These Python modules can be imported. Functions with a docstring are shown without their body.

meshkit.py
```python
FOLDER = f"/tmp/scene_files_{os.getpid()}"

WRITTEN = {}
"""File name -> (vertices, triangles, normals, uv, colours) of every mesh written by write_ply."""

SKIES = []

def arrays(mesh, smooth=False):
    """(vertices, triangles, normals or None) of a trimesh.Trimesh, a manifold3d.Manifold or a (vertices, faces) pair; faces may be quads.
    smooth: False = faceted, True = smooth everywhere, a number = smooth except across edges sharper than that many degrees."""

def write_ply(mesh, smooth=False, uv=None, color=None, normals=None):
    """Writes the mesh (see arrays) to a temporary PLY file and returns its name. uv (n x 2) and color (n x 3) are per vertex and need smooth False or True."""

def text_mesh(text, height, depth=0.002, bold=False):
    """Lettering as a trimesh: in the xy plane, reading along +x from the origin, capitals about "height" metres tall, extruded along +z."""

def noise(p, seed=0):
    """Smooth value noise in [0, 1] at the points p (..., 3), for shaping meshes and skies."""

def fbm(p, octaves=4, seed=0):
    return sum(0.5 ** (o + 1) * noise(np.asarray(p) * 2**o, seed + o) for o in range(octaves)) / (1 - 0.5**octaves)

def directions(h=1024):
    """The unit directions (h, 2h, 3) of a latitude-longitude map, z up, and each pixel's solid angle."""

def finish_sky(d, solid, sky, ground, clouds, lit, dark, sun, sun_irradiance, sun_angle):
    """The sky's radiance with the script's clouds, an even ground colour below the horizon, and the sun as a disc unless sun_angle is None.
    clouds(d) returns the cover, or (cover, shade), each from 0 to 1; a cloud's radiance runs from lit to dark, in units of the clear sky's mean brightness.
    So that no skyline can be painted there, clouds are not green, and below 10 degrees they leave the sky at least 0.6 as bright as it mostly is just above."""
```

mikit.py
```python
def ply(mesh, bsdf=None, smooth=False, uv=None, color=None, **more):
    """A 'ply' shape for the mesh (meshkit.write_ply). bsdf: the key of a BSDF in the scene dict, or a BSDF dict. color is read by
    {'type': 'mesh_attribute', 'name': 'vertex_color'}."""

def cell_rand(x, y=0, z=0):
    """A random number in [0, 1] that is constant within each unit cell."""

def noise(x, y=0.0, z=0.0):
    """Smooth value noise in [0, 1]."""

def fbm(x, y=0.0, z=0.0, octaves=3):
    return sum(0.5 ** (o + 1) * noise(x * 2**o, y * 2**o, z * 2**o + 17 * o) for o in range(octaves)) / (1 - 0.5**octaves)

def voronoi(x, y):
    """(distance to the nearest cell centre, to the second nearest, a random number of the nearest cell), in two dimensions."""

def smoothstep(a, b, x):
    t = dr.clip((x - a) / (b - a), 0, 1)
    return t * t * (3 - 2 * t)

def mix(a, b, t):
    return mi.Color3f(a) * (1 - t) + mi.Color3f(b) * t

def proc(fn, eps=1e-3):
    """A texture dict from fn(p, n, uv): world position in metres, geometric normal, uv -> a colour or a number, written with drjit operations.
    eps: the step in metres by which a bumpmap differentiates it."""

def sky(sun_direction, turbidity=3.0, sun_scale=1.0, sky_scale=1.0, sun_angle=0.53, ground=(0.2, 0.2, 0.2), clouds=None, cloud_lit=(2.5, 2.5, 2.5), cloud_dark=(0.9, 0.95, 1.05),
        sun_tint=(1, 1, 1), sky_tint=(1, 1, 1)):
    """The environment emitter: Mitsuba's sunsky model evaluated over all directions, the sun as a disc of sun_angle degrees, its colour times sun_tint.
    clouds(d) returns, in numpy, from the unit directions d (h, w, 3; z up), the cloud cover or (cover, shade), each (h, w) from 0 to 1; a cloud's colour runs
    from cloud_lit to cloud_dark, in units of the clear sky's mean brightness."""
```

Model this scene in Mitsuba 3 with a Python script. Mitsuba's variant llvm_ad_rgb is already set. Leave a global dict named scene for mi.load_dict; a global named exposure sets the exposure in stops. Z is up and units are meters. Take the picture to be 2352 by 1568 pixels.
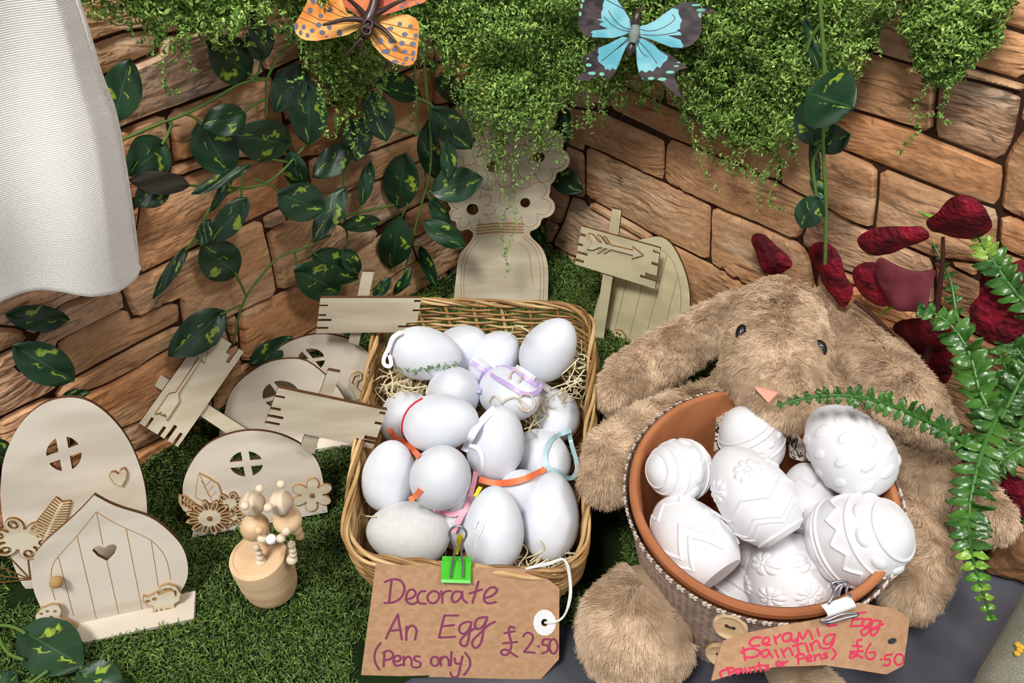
import math, random
import numpy as np, trimesh, drjit as dr, mitsuba as mi, mikit, meshkit
import manifold3d as m3
from shapely.geometry import Polygon, LineString, Point, box as sbox, MultiPolygon
from shapely.ops import unary_union
from shapely import affinity
from scipy.spatial import Delaunay
random.seed(7); RNG = np.random.default_rng(7)
T = mi.ScalarTransform4f
scene, labels = {'type': 'scene'}, {}

# ---------------------------------------------------------------- camera, light, exposure
PITCH, FPX, CAMH = math.radians(42), 1750.0, 0.6
CAM = np.array([0, 0, CAMH]); FW = np.array([0, math.cos(PITCH), -math.sin(PITCH)])
UP = np.array([0, math.sin(PITCH), math.cos(PITCH)]); RT = np.array([1.0, 0, 0])
exposure = 0.93
scene['camera'] = {'type': 'perspective', 'fov': 2 * math.degrees(math.atan(1176 / FPX)), 'fov_axis': 'x', 'near_clip': 0.02, 'far_clip': 50,
                   'to_world': T().look_at(origin=CAM.tolist(), target=(CAM + FW).tolist(), up=[0, 0, 1])}
scene['ambient'] = {'type': 'constant', 'radiance': {'type': 'rgb', 'value': [0.21, 0.215, 0.225]}}
def ceiling_lamp(name, pos, target, w, h, rgb):      # flat panel lamp of the shop ceiling
    scene[name] = {'type': 'rectangle', 'to_world': T().look_at(origin=list(pos), target=list(target), up=[0, 1, 0.01]).scale([w, h, 1]),
                   'bsdf': {'type': 'diffuse', 'reflectance': {'type': 'rgb', 'value': 0.6}}, 'emitter': {'type': 'area', 'radiance': {'type': 'rgb', 'value': list(rgb)}}}
    labels[name] = {'label': 'flat ceiling lamp of the shop above the display', 'category': 'lamp'}
ceiling_lamp('ceiling_lamp', (-0.6, -0.55, 2.25), (0, 0.5, 0.1), 0.22, 0.22, (45, 43.8, 41.5))
ceiling_lamp('ceiling_lamp_001', (0.95, -0.35, 2.3), (0.1, 0.5, 0.1), 0.18, 0.18, (27, 26.2, 25))
labels['ceiling_lamp']['label'] = 'flat ceiling lamp of the shop above the left side'
labels['ceiling_lamp_001']['label'] = 'flat ceiling lamp of the shop above the right side'

# ---------------------------------------------------------------- helpers
def A(*v): return np.array(v, float)
def unit(v): v = np.asarray(v, float); return v / np.linalg.norm(v)
def ray(u, v): return RT * (u - 1176) / FPX + UP * (784 - v) / FPX + FW      # unit depth along the view axis
def on_plane(u, v, p0, n):
    r = ray(u, v); return CAM + r * (((np.asarray(p0) - CAM) @ n) / (r @ n))
def on_floor(u, v, z=0.0): return on_plane(u, v, (0, 0, z), A(0, 0, 1))
def at_depth(u, v, d): return CAM + ray(u, v) * d
def proj(p):
    q = np.asarray(p) - CAM; d = q @ FW
    return np.stack([1176 + FPX * (q @ RT) / d, 784 - FPX * (q @ UP) / d], -1)
def key_for(base):
    if base not in scene and base not in labels and not any(k.startswith(base + '__') for k in scene): return base
    k = 1
    while True:
        n = f'{base}_{k:03d}'
        if n not in scene and n not in labels and not any(q.startswith(n + '__') for q in scene): return n
        k += 1
_count = {}
def part_key(parent, name):
    k = f'{parent}__{name}'; c = _count.get(k, 0); _count[k] = c + 1
    return k if c == 0 else f'{k}_{c:03d}'
def lab(k, label=None, cat=None, group=None, kind=None):
    d = labels.setdefault(k, {})
    for a, b in (('label', label), ('category', cat), ('group', group), ('kind', kind)):
        if b: d[a] = b
    return k
def thing(base, label, cat, group=None):
    k = key_for(base); lab(k, label, cat, group); return k
def part(parent, name, mesh, mat, smooth=False, label=None, kind=None, **kw):
    k = part_key(parent, name); scene[k] = mikit.ply(mesh, mat, smooth, **kw)
    if label or kind: lab(k, label, kind=kind)
    return k
def single(base, mesh, mat, label, cat, smooth=False, group=None, kind=None, **kw):
    k = key_for(base); scene[k] = mikit.ply(mesh, mat, smooth, **kw); lab(k, label, cat, group, kind); return k
def cat_mesh(ms): return trimesh.util.concatenate([m for m in ms if m is not None])
def xform(m, M): m = m.copy(); m.apply_transform(M); return m
def frame(o, ex, ey, ez):
    M = np.eye(4); M[:3, 0], M[:3, 1], M[:3, 2], M[:3, 3] = ex, ey, ez, o; return M
def polys(g):
    if g.is_empty: return []
    return [q for q in getattr(g, 'geoms', [g]) if q.geom_type == 'Polygon' and q.area > 1e-9]
def extrude(g, t, z=0.0):
    ms = [trimesh.creation.extrude_polygon(q, t, engine='earcut') for q in polys(g)]
    if not ms: return None
    m = cat_mesh(ms); m.apply_translation([0, 0, z]); return m
def split_caps(m):      # plan-parallel faces, side faces
    cap = np.abs(m.face_normals[:, 2]) > 0.5
    return m.submesh([np.nonzero(cap)[0]], append=True), m.submesh([np.nonzero(~cap)[0]], append=True)
def spline(pts, n=40, closed=False):
    from scipy.interpolate import CubicSpline
    p = np.asarray(pts, float)
    if closed: p = np.vstack([p, p[:1]])
    t = np.concatenate([[0], np.cumsum(np.maximum(np.linalg.norm(np.diff(p, axis=0), axis=1), 1e-9) ** 0.7)])
    cs = CubicSpline(t, p, bc_type='periodic' if closed else 'natural')
    return cs(np.linspace(0, t[-1], n, endpoint=not closed))
def tube(pts, r, sides=8, cap=True):
    p = np.asarray(pts, float); n = len(p); r = np.broadcast_to(r, (n,)).astype(float)
    t = np.gradient(p, axis=0); t /= np.linalg.norm(t, axis=1, keepdims=True) + 1e-12
    a = np.cross(t[0], [0, 0, 1.0] if abs(t[0][2]) < 0.9 else [1.0, 0, 0]); a = unit(a)
    V = []; ang = np.arange(sides) * 2 * np.pi / sides
    for i in range(n):
        a = unit(a - t[i] * (a @ t[i])); b = np.cross(t[i], a)
        V.append(p[i] + r[i] * (np.cos(ang)[:, None] * a + np.sin(ang)[:, None] * b))
    V = np.vstack(V); i, j = np.meshgrid(np.arange(n - 1), np.arange(sides), indexing='ij')
    q = np.stack([i * sides + j, i * sides + (j + 1) % sides, (i + 1) * sides + (j + 1) % sides, (i + 1) * sides + j], -1).reshape(-1, 4)
    F = np.vstack([q[:, [0, 1, 2]], q[:, [0, 2, 3]]])
    if cap:
        k = len(V); V = np.vstack([V, p[0], p[-1]]); jj = np.arange(sides); e = (n - 1) * sides
        F = np.vstack([F, np.stack([(jj + 1) % sides, jj, np.full(sides, k)], 1), np.stack([e + jj, e + (jj + 1) % sides, np.full(sides, k + 1)], 1)])
    return trimesh.Trimesh(V, F, process=False)
def ribbon(pts, width_dir, w, t=0.0006):      # flat band along pts; width_dir one vector or one per point
    p = np.asarray(pts, float); n = len(p); wd = np.broadcast_to(np.asarray(width_dir, float), (n, 3)).copy()
    tg = np.gradient(p, axis=0); tg /= np.linalg.norm(tg, axis=1, keepdims=True) + 1e-12
    wd -= tg * (wd * tg).sum(1)[:, None]; wd /= np.linalg.norm(wd, axis=1, keepdims=True) + 1e-12
    nn = np.cross(tg, wd); w = np.broadcast_to(w, (n,))[:, None] / 2
    V = np.stack([p + wd * w + nn * t / 2, p - wd * w + nn * t / 2, p - wd * w - nn * t / 2, p + wd * w - nn * t / 2], 1).reshape(-1, 3)
    F = []
    for i in range(n - 1):
        for j in range(4):
            a, b = i * 4 + j, i * 4 + (j + 1) % 4
            F += [[a, a + 4, b + 4], [a, b + 4, b]]
    F += [[0, 1, 2], [0, 2, 3]]; e = 4 * (n - 1); F += [[e, e + 2, e + 1], [e, e + 3, e + 2]]
    m = trimesh.Trimesh(V, F, process=False); return m
def hull_chain(js, seg=16):      # js: list of ((x,y,z), r); hull of consecutive spheres
    out = []
    for (a, ra), (b, rb) in zip(js[:-1], js[1:]):
        s1 = m3.Manifold.sphere(ra, seg).translate(tuple(map(float, a))); s2 = m3.Manifold.sphere(rb, seg).translate(tuple(map(float, b)))
        out.append(m3.Manifold.batch_hull([s1, s2]))
    return out
def from_manifold(m):
    q = m.to_mesh(); return trimesh.Trimesh(np.array(q.vert_properties[:, :3]), np.array(q.tri_verts), process=True)
def solid_grid(P, t):      # P (n,m,3) sheet -> closed thin solid of thickness t
    n, m = P.shape[:2]
    du, dv = np.gradient(P, axis=0), np.gradient(P, axis=1); N = np.cross(du, dv); N /= np.linalg.norm(N, axis=2, keepdims=True) + 1e-12
    a, b = (P + N * t / 2).reshape(-1, 3), (P - N * t / 2).reshape(-1, 3); k = n * m
    i, j = np.meshgrid(np.arange(n - 1), np.arange(m - 1), indexing='ij'); q = np.stack([i * m + j, (i + 1) * m + j, (i + 1) * m + j + 1, i * m + j + 1], -1).reshape(-1, 4)
    F = [q[:, [0, 1, 2]], q[:, [0, 2, 3]], q[:, [0, 2, 1]] + k, q[:, [0, 3, 2]] + k]
    rim = np.concatenate([np.arange(m), np.arange(1, n) * m + m - 1, (n - 1) * m + np.arange(m - 2, -1, -1), np.arange(n - 2, 0, -1) * m])
    r2 = np.roll(rim, -1); F += [np.stack([rim, r2, r2 + k], 1), np.stack([rim, r2 + k, rim + k], 1)]
    return trimesh.Trimesh(np.vstack([a, b]), np.vstack(F), process=False)
def lathe(prof, seg=48, rx=1.0):
    prof = np.asarray(prof, float); ang = np.arange(seg) * 2 * np.pi / seg; n = len(prof)
    V = np.stack([prof[:, :1] * np.cos(ang), prof[:, :1] * np.sin(ang), np.repeat(prof[:, 1:2], seg, 1)], -1).reshape(-1, 3)
    i, j = np.meshgrid(np.arange(n - 1), np.arange(seg), indexing='ij')
    q = np.stack([i * seg + j, i * seg + (j + 1) % seg, (i + 1) * seg + (j + 1) % seg, (i + 1) * seg + j], -1).reshape(-1, 4)
    return trimesh.Trimesh(V, np.vstack([q[:, [0, 1, 2]], q[:, [0, 2, 3]]]), process=False)
def sphere(c, r, sub=3, sc=(1, 1, 1)):
    m = trimesh.creation.icosphere(sub, r); m.vertices *= np.array(sc); m.apply_translation(c); return m

# ---------------------------------------------------------------- materials
def rgb(r, g, b): return {'type': 'rgb', 'value': [((c / 255 + 0.055) / 1.055) ** 2.4 if c > 10 else c / 255 / 12.92 for c in (r, g, b)]}
def lin(r, g, b): return tuple(rgb(r, g, b)['value'])
def mat(k, color, rough=0.6, spec=0.5, **kw):
    scene[k] = {'type': 'twosided', 'bsdf': {'type': 'principled', 'base_color': color, 'roughness': rough, 'specular': spec, **kw}}
    return k
def bumped(k, color, fn, scale=1.0, rough=0.7, spec=0.4, eps=5e-4, **kw):
    scene[k] = {'type': 'twosided', 'bsdf': {'type': 'bumpmap', 'scale': scale, 'tex': mikit.proc(fn, eps), 'bsdf': {'type': 'principled', 'base_color': color, 'roughness': rough, 'specular': spec, **kw}}}
    return k
fbm, noise, sstep, mix = mikit.fbm, mikit.noise, mikit.smoothstep, mikit.mix
def col2(a, b, sx, sy, sz, oc=3, lo=0.3, hi=0.7):
    a, b = lin(*a), lin(*b)
    return mikit.proc(lambda p, n, uv: mix(a, b, sstep(lo, hi, fbm(p.x * sx, p.y * sy, p.z * sz, oc))))
mat('plywood', col2((198, 186, 160), (220, 210, 186), 14, 14, 60, 3), 0.65, 0.3)
mat('plywood_pale', col2((200, 190, 173), (222, 212, 196), 10, 22, 35, 3), 0.65, 0.3)
mat('plywood_green', col2((190, 180, 144), (208, 198, 162), 18, 18, 40, 3), 0.65, 0.3)
mat('burnt_edge', rgb(86, 58, 34), 0.8, 0.2)
mat('engraving', rgb(168, 132, 88), 0.8, 0.2)
mat('engraving_dark', rgb(120, 84, 48), 0.8, 0.2)
mat('black_dark', rgb(14, 12, 11), 0.6, 0.3)
# ---------------------------------------------------------------- the corner: two stone walls, shelf top
K = on_floor(1190, 560)
aL, aR = math.radians(41), math.radians(49)
DL = A(-math.sin(aL), -math.cos(aL), 0); DR = A(math.sin(aR), -math.cos(aR), 0)      # away from the corner
NL, NR = DR.copy(), DL.copy()      # into the display
def wall_point(side, s, z, off=0.0):
    D, N = (DL, NL) if side == 'left' else (DR, NR)
    return K + D * np.asarray(s)[..., None] + N * np.asarray(off)[..., None] + A(0, 0, 1) * np.asarray(z)[..., None]
def wall_sz(side, u, v, off=0.0):
    D, N = (DL, NL) if side == 'left' else (DR, NR)
    p = on_plane(u, v, K + N * off, N) - K; return p @ D, p[2]
def stone_mat(k, side, a, b, c):
    D = DL if side == 'left' else DR
    a, b, c = lin(*a), lin(*b), lin(*c)
    def co(p):
        return p.x * float(D[0]) + p.y * float(D[1])
    def colour(p, n, uv):
        s = co(p); big = fbm(s * 9, p.z * 13, 1.5, 3); st = fbm(s * 22, p.z * 230, 3.1, 3); pit = fbm(s * 190, p.z * 260, 9.0, 2)
        cc = mix(a, b, sstep(0.3, 0.68, big)); cc = mix(cc, mi.Color3f(c), sstep(0.52, 0.8, fbm(s * 17, p.z * 30, 7.7, 3)) * 0.8)
        crack = sstep(0.022, 0.006, dr.abs(fbm(s * 9, p.z * 62, 3.3, 4) - 0.5)) * sstep(0.45, 0.6, fbm(s * 13, p.z * 18, 6.1, 2))
        return cc * (0.84 + 0.22 * sstep(0.25, 0.6, st)) * (0.80 + 0.30 * pit) * (1 - 0.5 * crack)
    def relief(p, n, uv):
        s = co(p); w = fbm(s * 20, p.z * 25, 4.0, 2)
        return fbm(s * 34, p.z * 210 + w * 5, 0.5, 4) * 0.0042 * sstep(0.25, 0.7, fbm(s * 8, p.z * 12, 2.0, 2)) + fbm(s * 130, p.z * 190, 5.0, 3) * 0.0016
    return bumped(k, mikit.proc(colour), relief, 1.0, 0.75, 0.3, eps=4e-4)
for side in ('left', 'right'):
    stone_mat(f'stone_{side}', side, (186, 138, 98), (210, 164, 122), (226, 196, 162))
    stone_mat(f'stone_{side}_grey', side, (180, 140, 108), (206, 166, 132), (226, 200, 172))
    stone_mat(f'stone_{side}_orange', side, (196, 138, 92), (216, 160, 113), (226, 190, 150))
mat('joint', rgb(62, 40, 27), 0.9, 0.2)
mat('shelf_grey', col2((66, 68, 76), (82, 84, 92), 20, 20, 20, 3), 0.5, 0.4)
def backing(side):
    D, N = (DL, NL) if side == 'left' else (DR, NR)
    m = trimesh.creation.box((1.5, 0.03, 1.0)); m.apply_transform(frame(K + D * 0.75 - N * 0.0155 + A(0, 0, 0.5), D, -N if np.cross(D, -N)[2] > 0 else N, A(0, 0, 1)))
    return m
for side in ('left', 'right'):
    single(f'wall_{side}', backing(side), 'joint', f'stone-clad wall panel on the {side}', None, kind='structure')
m = trimesh.creation.box((2.6, 2.2, 0.02)); m.apply_translation([0, 0.3, -0.0105])
single('floor', m, 'shelf_grey', 'dark grey shelf top under the display', None, kind='structure')
CROP = {'A': (1280, 200, 3.92), 'B': (1752, 200, 3.92), 'C': (1852, 0, 4.704), 'D': (1250, 400, 3.92), 'E': (1852, 560, 4.704),
        'F': (150, 0, 3.92), 'G': (250, 300, 3.92), 'H': (0, 660, 3.92), 'I': (600, 100, 3.92), 'J': (550, 400, 3.92)}
def crop(tag, pts):
    x, y, k = CROP[tag]; return [(x + a / k, y + b / k) for a, b in pts]
STONES = {'right': [
 ('A', [(290, 575), (1350, 1080), (1335, 1520), (840, 1270), (290, 960)]), ('A', [(1365, 1085), (2130, 1410), (2230, 1500), (2330, 2030), (1690, 1725), (1350, 1515)]),
 ('A', [(60, 210), (430, 280), (935, 505), (930, 860), (60, 465)]), ('A', [(400, 215), (520, 265), (950, 470), (945, 508), (430, 275)]),
 ('A', [(950, 480), (1560, 720), (1950, 890), (2240, 1040), (2180, 1260), (2125, 1410), (935, 860)]), ('A', [(450, -20), (1950, 640), (1960, 890), (1240, 595), (560, 258)]),
 ('A', [(60, 480), (280, 560), (287, 990), (60, 910)]), ('A', [(293, 970), (835, 1275), (832, 1355), (500, 1165), (293, 1040)]),
 ('D', [(280, 215), (415, 260), (590, 385), (945, 560), (1000, 1050), (115, 620), (205, 440)]), ('D', [(30, 100), (270, 215), (200, 440), (30, 370)]),
 ('D', [(40, 385), (160, 435), (110, 620), (20, 575)]), ('D', [(110, 632), (1000, 1062), (1000, 1300), (150, 1010)]), ('D', [(960, 565), (1340, 727), (1820, 955), (1820, 1400), (1000, 1040)]),
 ('B', [(380, 1035), (910, 1315), (1480, 1575), (1500, 1900), (265, 1412), (330, 1260)]), ('B', [(60, 360), (640, 590), (985, 740), (975, 1000), (940, 1290), (470, 1080), (60, 870)]),
 ('B', [(1005, 745), (1700, 1020), (2062, 1135), (2035, 1545), (1290, 1460), (950, 1290)]), ('B', [(100, -20), (780, 255), (1360, 430), (1470, 490), (2108, 740), (2060, 1115), (1700, 1005), (1000, 715), (640, 580), (100, 365)]),
 ('C', [(420, 560), (860, 700), (1340, 840), (1320, 1200), (1292, 1530), (1160, 1470), (430, 1230)]), ('C', [(1360, 870), (1770, 945), (2160, 1055), (2250, 1075), (2160, 1500), (2050, 1690), (1298, 1530), (1330, 1200)]),
 ('C', [(1360, 700), (1610, 755), (2288, 962), (2258, 1062), (1770, 925), (1360, 855)]), ('C', [(1320, 130), (1980, 330), (2335, 440), (2290, 945), (1610, 735), (1340, 680)]),
 ('C', [(1700, -120), (2420, 60), (2420, 440), (1970, 310), (1700, 210)]), ('C', [(835, 80), (1300, 200), (1330, 690), (1130, 780), (770, 560)]),
 ('B', [(2310, -300), (2700, -200), (2700, 440), (2255, 268)]), ('B', [(2250, 280), (2700, 455), (2700, 1280), (2100, 1022)]), ('B', [(2095, 1040), (2700, 1300), (2700, 1640), (2050, 1350)]),
 ('B', [(2045, 1372), (2700, 1660), (2700, 1950), (2010, 1660)]), ('E', [(1400, 225), (1590, 330), (1870, 465), (1850, 800), (1380, 600)]), ('E', [(1600, 5), (1885, 130), (1870, 450), (1590, 320), (1400, 205), (1480, 20)]),
], 'left': [
 ('F', [(80, 60), (700, -80), (720, 190), (480, 215), (170, 322)]), ('F', [(180, 345), (480, 250), (745, 200), (770, 410), (250, 645)]),
 ('F', [(250, 665), (770, 440), (830, 400), (1250, 320), (1630, 225), (1720, 640), (1400, 755), (830, 950), (440, 1105)]), ('F', [(760, 190), (1640, -50), (1640, 215), (1250, 305), (830, 385), (780, 400)]),
 ('F', [(1650, 190), (2150, 30), (2080, 480), (1730, 635)]), ('F', [(455, 1125), (825, 960), (895, 1300), (890, 1420), (480, 1520)]),
 ('F', [(840, 962), (1450, 750), (1800, 640), (1920, 1085), (1120, 1370), (905, 1440)]), ('F', [(1815, 640), (2080, 500), (2400, 400), (2400, 880), (1930, 1085)]),
 ('I', [(185, 700), (700, 560), (1420, 250), (1500, 240), (1500, 520), (1420, 760), (940, 940), (430, 965), (310, 990)]), ('I', [(450, 990), (700, 900), (940, 965), (1430, 820), (1450, 990), (1180, 1130), (900, 1225), (510, 1395), (490, 1300)]),
 ('I', [(1450, 790), (1800, 560), (1800, 860), (1460, 990)]),
 ('G', [(600, 245), (1540, -90), (1700, 180), (1000, 200), (780, 300), (600, 362)]), ('G', [(345, 630), (500, 480), (600, 372), (1000, 215), (1790, 195), (1865, 550), (1540, 640), (800, 985), (300, 1230), (295, 940)]),
 ('G', [(60, 300), (580, 350), (340, 625), (285, 930), (60, 1010)]),
 ('I', [(520, 1410), (900, 1240), (1250, 1120), (1440, 1010), (1440, 1400), (1030, 1620), (560, 1560)]), ('I', [(1450, 1005), (1800, 880), (1800, 1300), (1450, 1390)]),
 ('G', [(310, 1258), (800, 1005), (1315, 765), (1345, 880), (1410, 1150), (1465, 1440), (960, 1680), (720, 1760), (670, 1440), (250, 1620), (150, 1340)]),
 ('H', [(570, 510), (1160, 205), (1240, 160), (1640, 18), (1685, 235), (1300, 420), (650, 765)]), ('H', [(560, 200), (1150, -20), (1160, 185), (560, 498), (300, 600)]),
 ('H', [(545, 960), (660, 775), (1300, 435), (1690, 250), (1700, 395), (1560, 470), (1000, 795), (560, 980)]),
 ('H', [(-150, 720), (300, 520), (560, 515), (650, 770), (480, 880), (0, 1115), (-150, 1180)]), ('H', [(5, 1140), (495, 890), (530, 990), (590, 1400), (80, 1690)]),
 ('H', [(565, 1000), (1560, 485), (1750, 395), (1850, 850), (1085, 1222), (640, 1420)]), ('H', [(1100, 1238), (1850, 880), (1880, 1120), (1200, 1430)]), ('H', [(1215, 1445), (1880, 1145), (1900, 1450), (1300, 1700)]),
 ('J', [(155, 370), (335, 290), (370, 395), (165, 485)]), ('J', [(170, 505), (370, 410), (750, 225), (1000, 115), (1260, 10), (1440, 390), (1040, 640), (480, 960), (295, 1045)]),
 ('J', [(20, 1195), (300, 1068), (740, 830), (740, 1280), (480, 1460), (60, 1650)]), ('J', [(750, 825), (1040, 658), (1440, 425), (1560, 755), (1200, 995), (750, 1275)]), ('J', [(480, 1475), (740, 1300), (1210, 1012), (1570, 775), (1700, 1000), (700, 1600), (500, 1700)]),
 ('I', [(1560, 240), (1900, 100), (1900, 430), (1560, 520)]), ('H', [(-150, 400), (150, 420), (180, 470), (-150, 620)]),
]}
def stone_mesh(side, g, h):
    g = g.simplify(0.0006)
    r = min(0.0045, math.sqrt(g.area) * 0.09)
    g1 = g.buffer(-0.0009)
    g1 = max(polys(g1), key=lambda q: q.area, default=None)
    if g1 is None: return None
    g1 = max(polys(g1.buffer(-r).buffer(r)), key=lambda q: q.area, default=None)
    if g1 is None: return None
    def ring(q, step):
        L = q.exterior.length; n = max(12, int(L / step)); return np.array([q.exterior.interpolate(i / n, normalized=True).coords[0] for i in range(n)])
    g2 = max(polys(g1.buffer(-0.0028)), key=lambda q: q.area, default=None)
    if g2 is None: return None
    st = float(np.clip(g1.area / g1.length * 1.4, 0.004, 0.011))
    r1, r2 = ring(g1, st * 0.8), ring(g2, st * 0.8)
    x0, y0, x1, y1 = g2.bounds
    gx, gy = np.meshgrid(np.arange(x0, x1, st), np.arange(y0, y1, st)); gp = np.c_[gx.ravel(), gy.ravel()] + RNG.uniform(-0.003, 0.003, (gx.size, 2))
    gi = g2.buffer(-0.004); gp = np.array([q for q in gp if gi.contains(Point(q))]).reshape(-1, 2)
    P = np.vstack([r1, r2, gp]); kind = np.r_[np.zeros(len(r1)), np.ones(len(r2)), np.full(len(gp), 2)]
    tri = Delaunay(P).simplices; cen = P[tri].mean(1); gg = g1.buffer(1e-5)
    tri = tri[[gg.contains(Point(c)) for c in cen]]
    sd = RNG.uniform(0, 50)
    bumps = meshkit.fbm(np.c_[P * [45, 70], np.full(len(P), sd)], 3) - 0.5
    edge = meshkit.noise(np.c_[P * 120, np.full(len(P), sd)]) - 0.5
    z = np.where(kind == 0, -0.0008, h + bumps * 0.0048 + np.where(kind == 1, edge * 0.0016 - 0.0006, 0))
    W = wall_point(side, P[:, 0], P[:, 1], z)
    n = np.cross(W[tri[:, 1]] - W[tri[:, 0]], W[tri[:, 2]] - W[tri[:, 0]]) @ (NL if side == 'left' else NR)
    tri = np.where((n < 0)[:, None], tri[:, ::-1], tri)
    return trimesh.Trimesh(W, tri, process=False)
for side in ('left', 'right'):
    used = []; traced = []
    for tag, pts in STONES[side]:
        g = Polygon([wall_sz(side, u, v) for u, v in crop(tag, pts)]).buffer(0.0055, join_style=2)
        traced.append(g)
    # plain courses fill what stands above, below and beside the stones that can be told apart
    fill = []; z = -0.02; row = 0
    while z < 0.86:
        hh = (0.052, 0.071, 0.044, 0.06)[row % 4]; s = -RNG.uniform(0, 0.15)
        while s < 1.36:
            w = RNG.uniform(0.11, 0.24); fill.append(sbox(max(s, 0), max(z, 0), min(s + w, 1.36), min(z + hh, 0.86))); s += w
        z += hh; row += 1
    done = None
    allg = []
    for g in traced + fill:
        g = g.intersection(sbox(0.0, 0.0, 1.36, 0.86))
        if done is not None: g = g.difference(done)
        for q in polys(g):
            q = max(polys(q.buffer(-0.003).buffer(0.003)), key=lambda a: a.area, default=None)
            if q is not None and q.area > 1.5e-4: allg.append(q)
        done = g if done is None else done.union(g.buffer(2e-4))
    for q in allg:
        c = q.centroid; u, v = proj(wall_point(side, A(c.x), A(c.y), A(0))[0])
        if not (-700 < u < 3000 and -260 < v < 1900): continue
        mm = stone_mesh(side, q, RNG.uniform(0.003, 0.0065))
        if mm is not None: part(f'wall_{side}', 'stone', mm, f'stone_{side}' + RNG.choice(['', '', '_grey', '_orange']), smooth=40)
# ---------------------------------------------------------------- flat laser-cut wooden pieces
FOOT = []      # where things stand flat on the grass
class Flat:      # a plane in the world; ex to the right, ey up the piece, ez out of its face
    def __init__(self, p0, nh, lean, roll=0.0):
        nh = unit([nh[0], nh[1], 0]); l = math.radians(lean)
        self.ez = unit(nh * math.cos(l) + A(0, 0, 1) * math.sin(l)); self.ex = unit(np.cross(A(0, 0, 1), self.ez)); self.ey = np.cross(self.ez, self.ex); self.o = np.asarray(p0, float)
        if self.ex[0] < 0: pass
    def px(self, pts):
        out = []
        for u, v in pts:
            q = on_plane(u, v, self.o, self.ez) - self.o; out.append((q @ self.ex, q @ self.ey))
        return out
    def w(self, p, z): return on_plane(p[0], p[1], self.o + self.ez * z, self.ez)      # the point seen there, z in front of the piece
    def poly(self, pts): return Polygon(self.px(pts)).buffer(0)
    def M(self): return frame(self.o, self.ex, self.ey, self.ez)
    def put(self, g, t, z=0.0):
        m = extrude(g, t, z); return None if m is None else xform(m, self.M())
    def at(self, x, y, z=0.0): return self.o + self.ex * x + self.ey * y + self.ez * z
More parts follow.
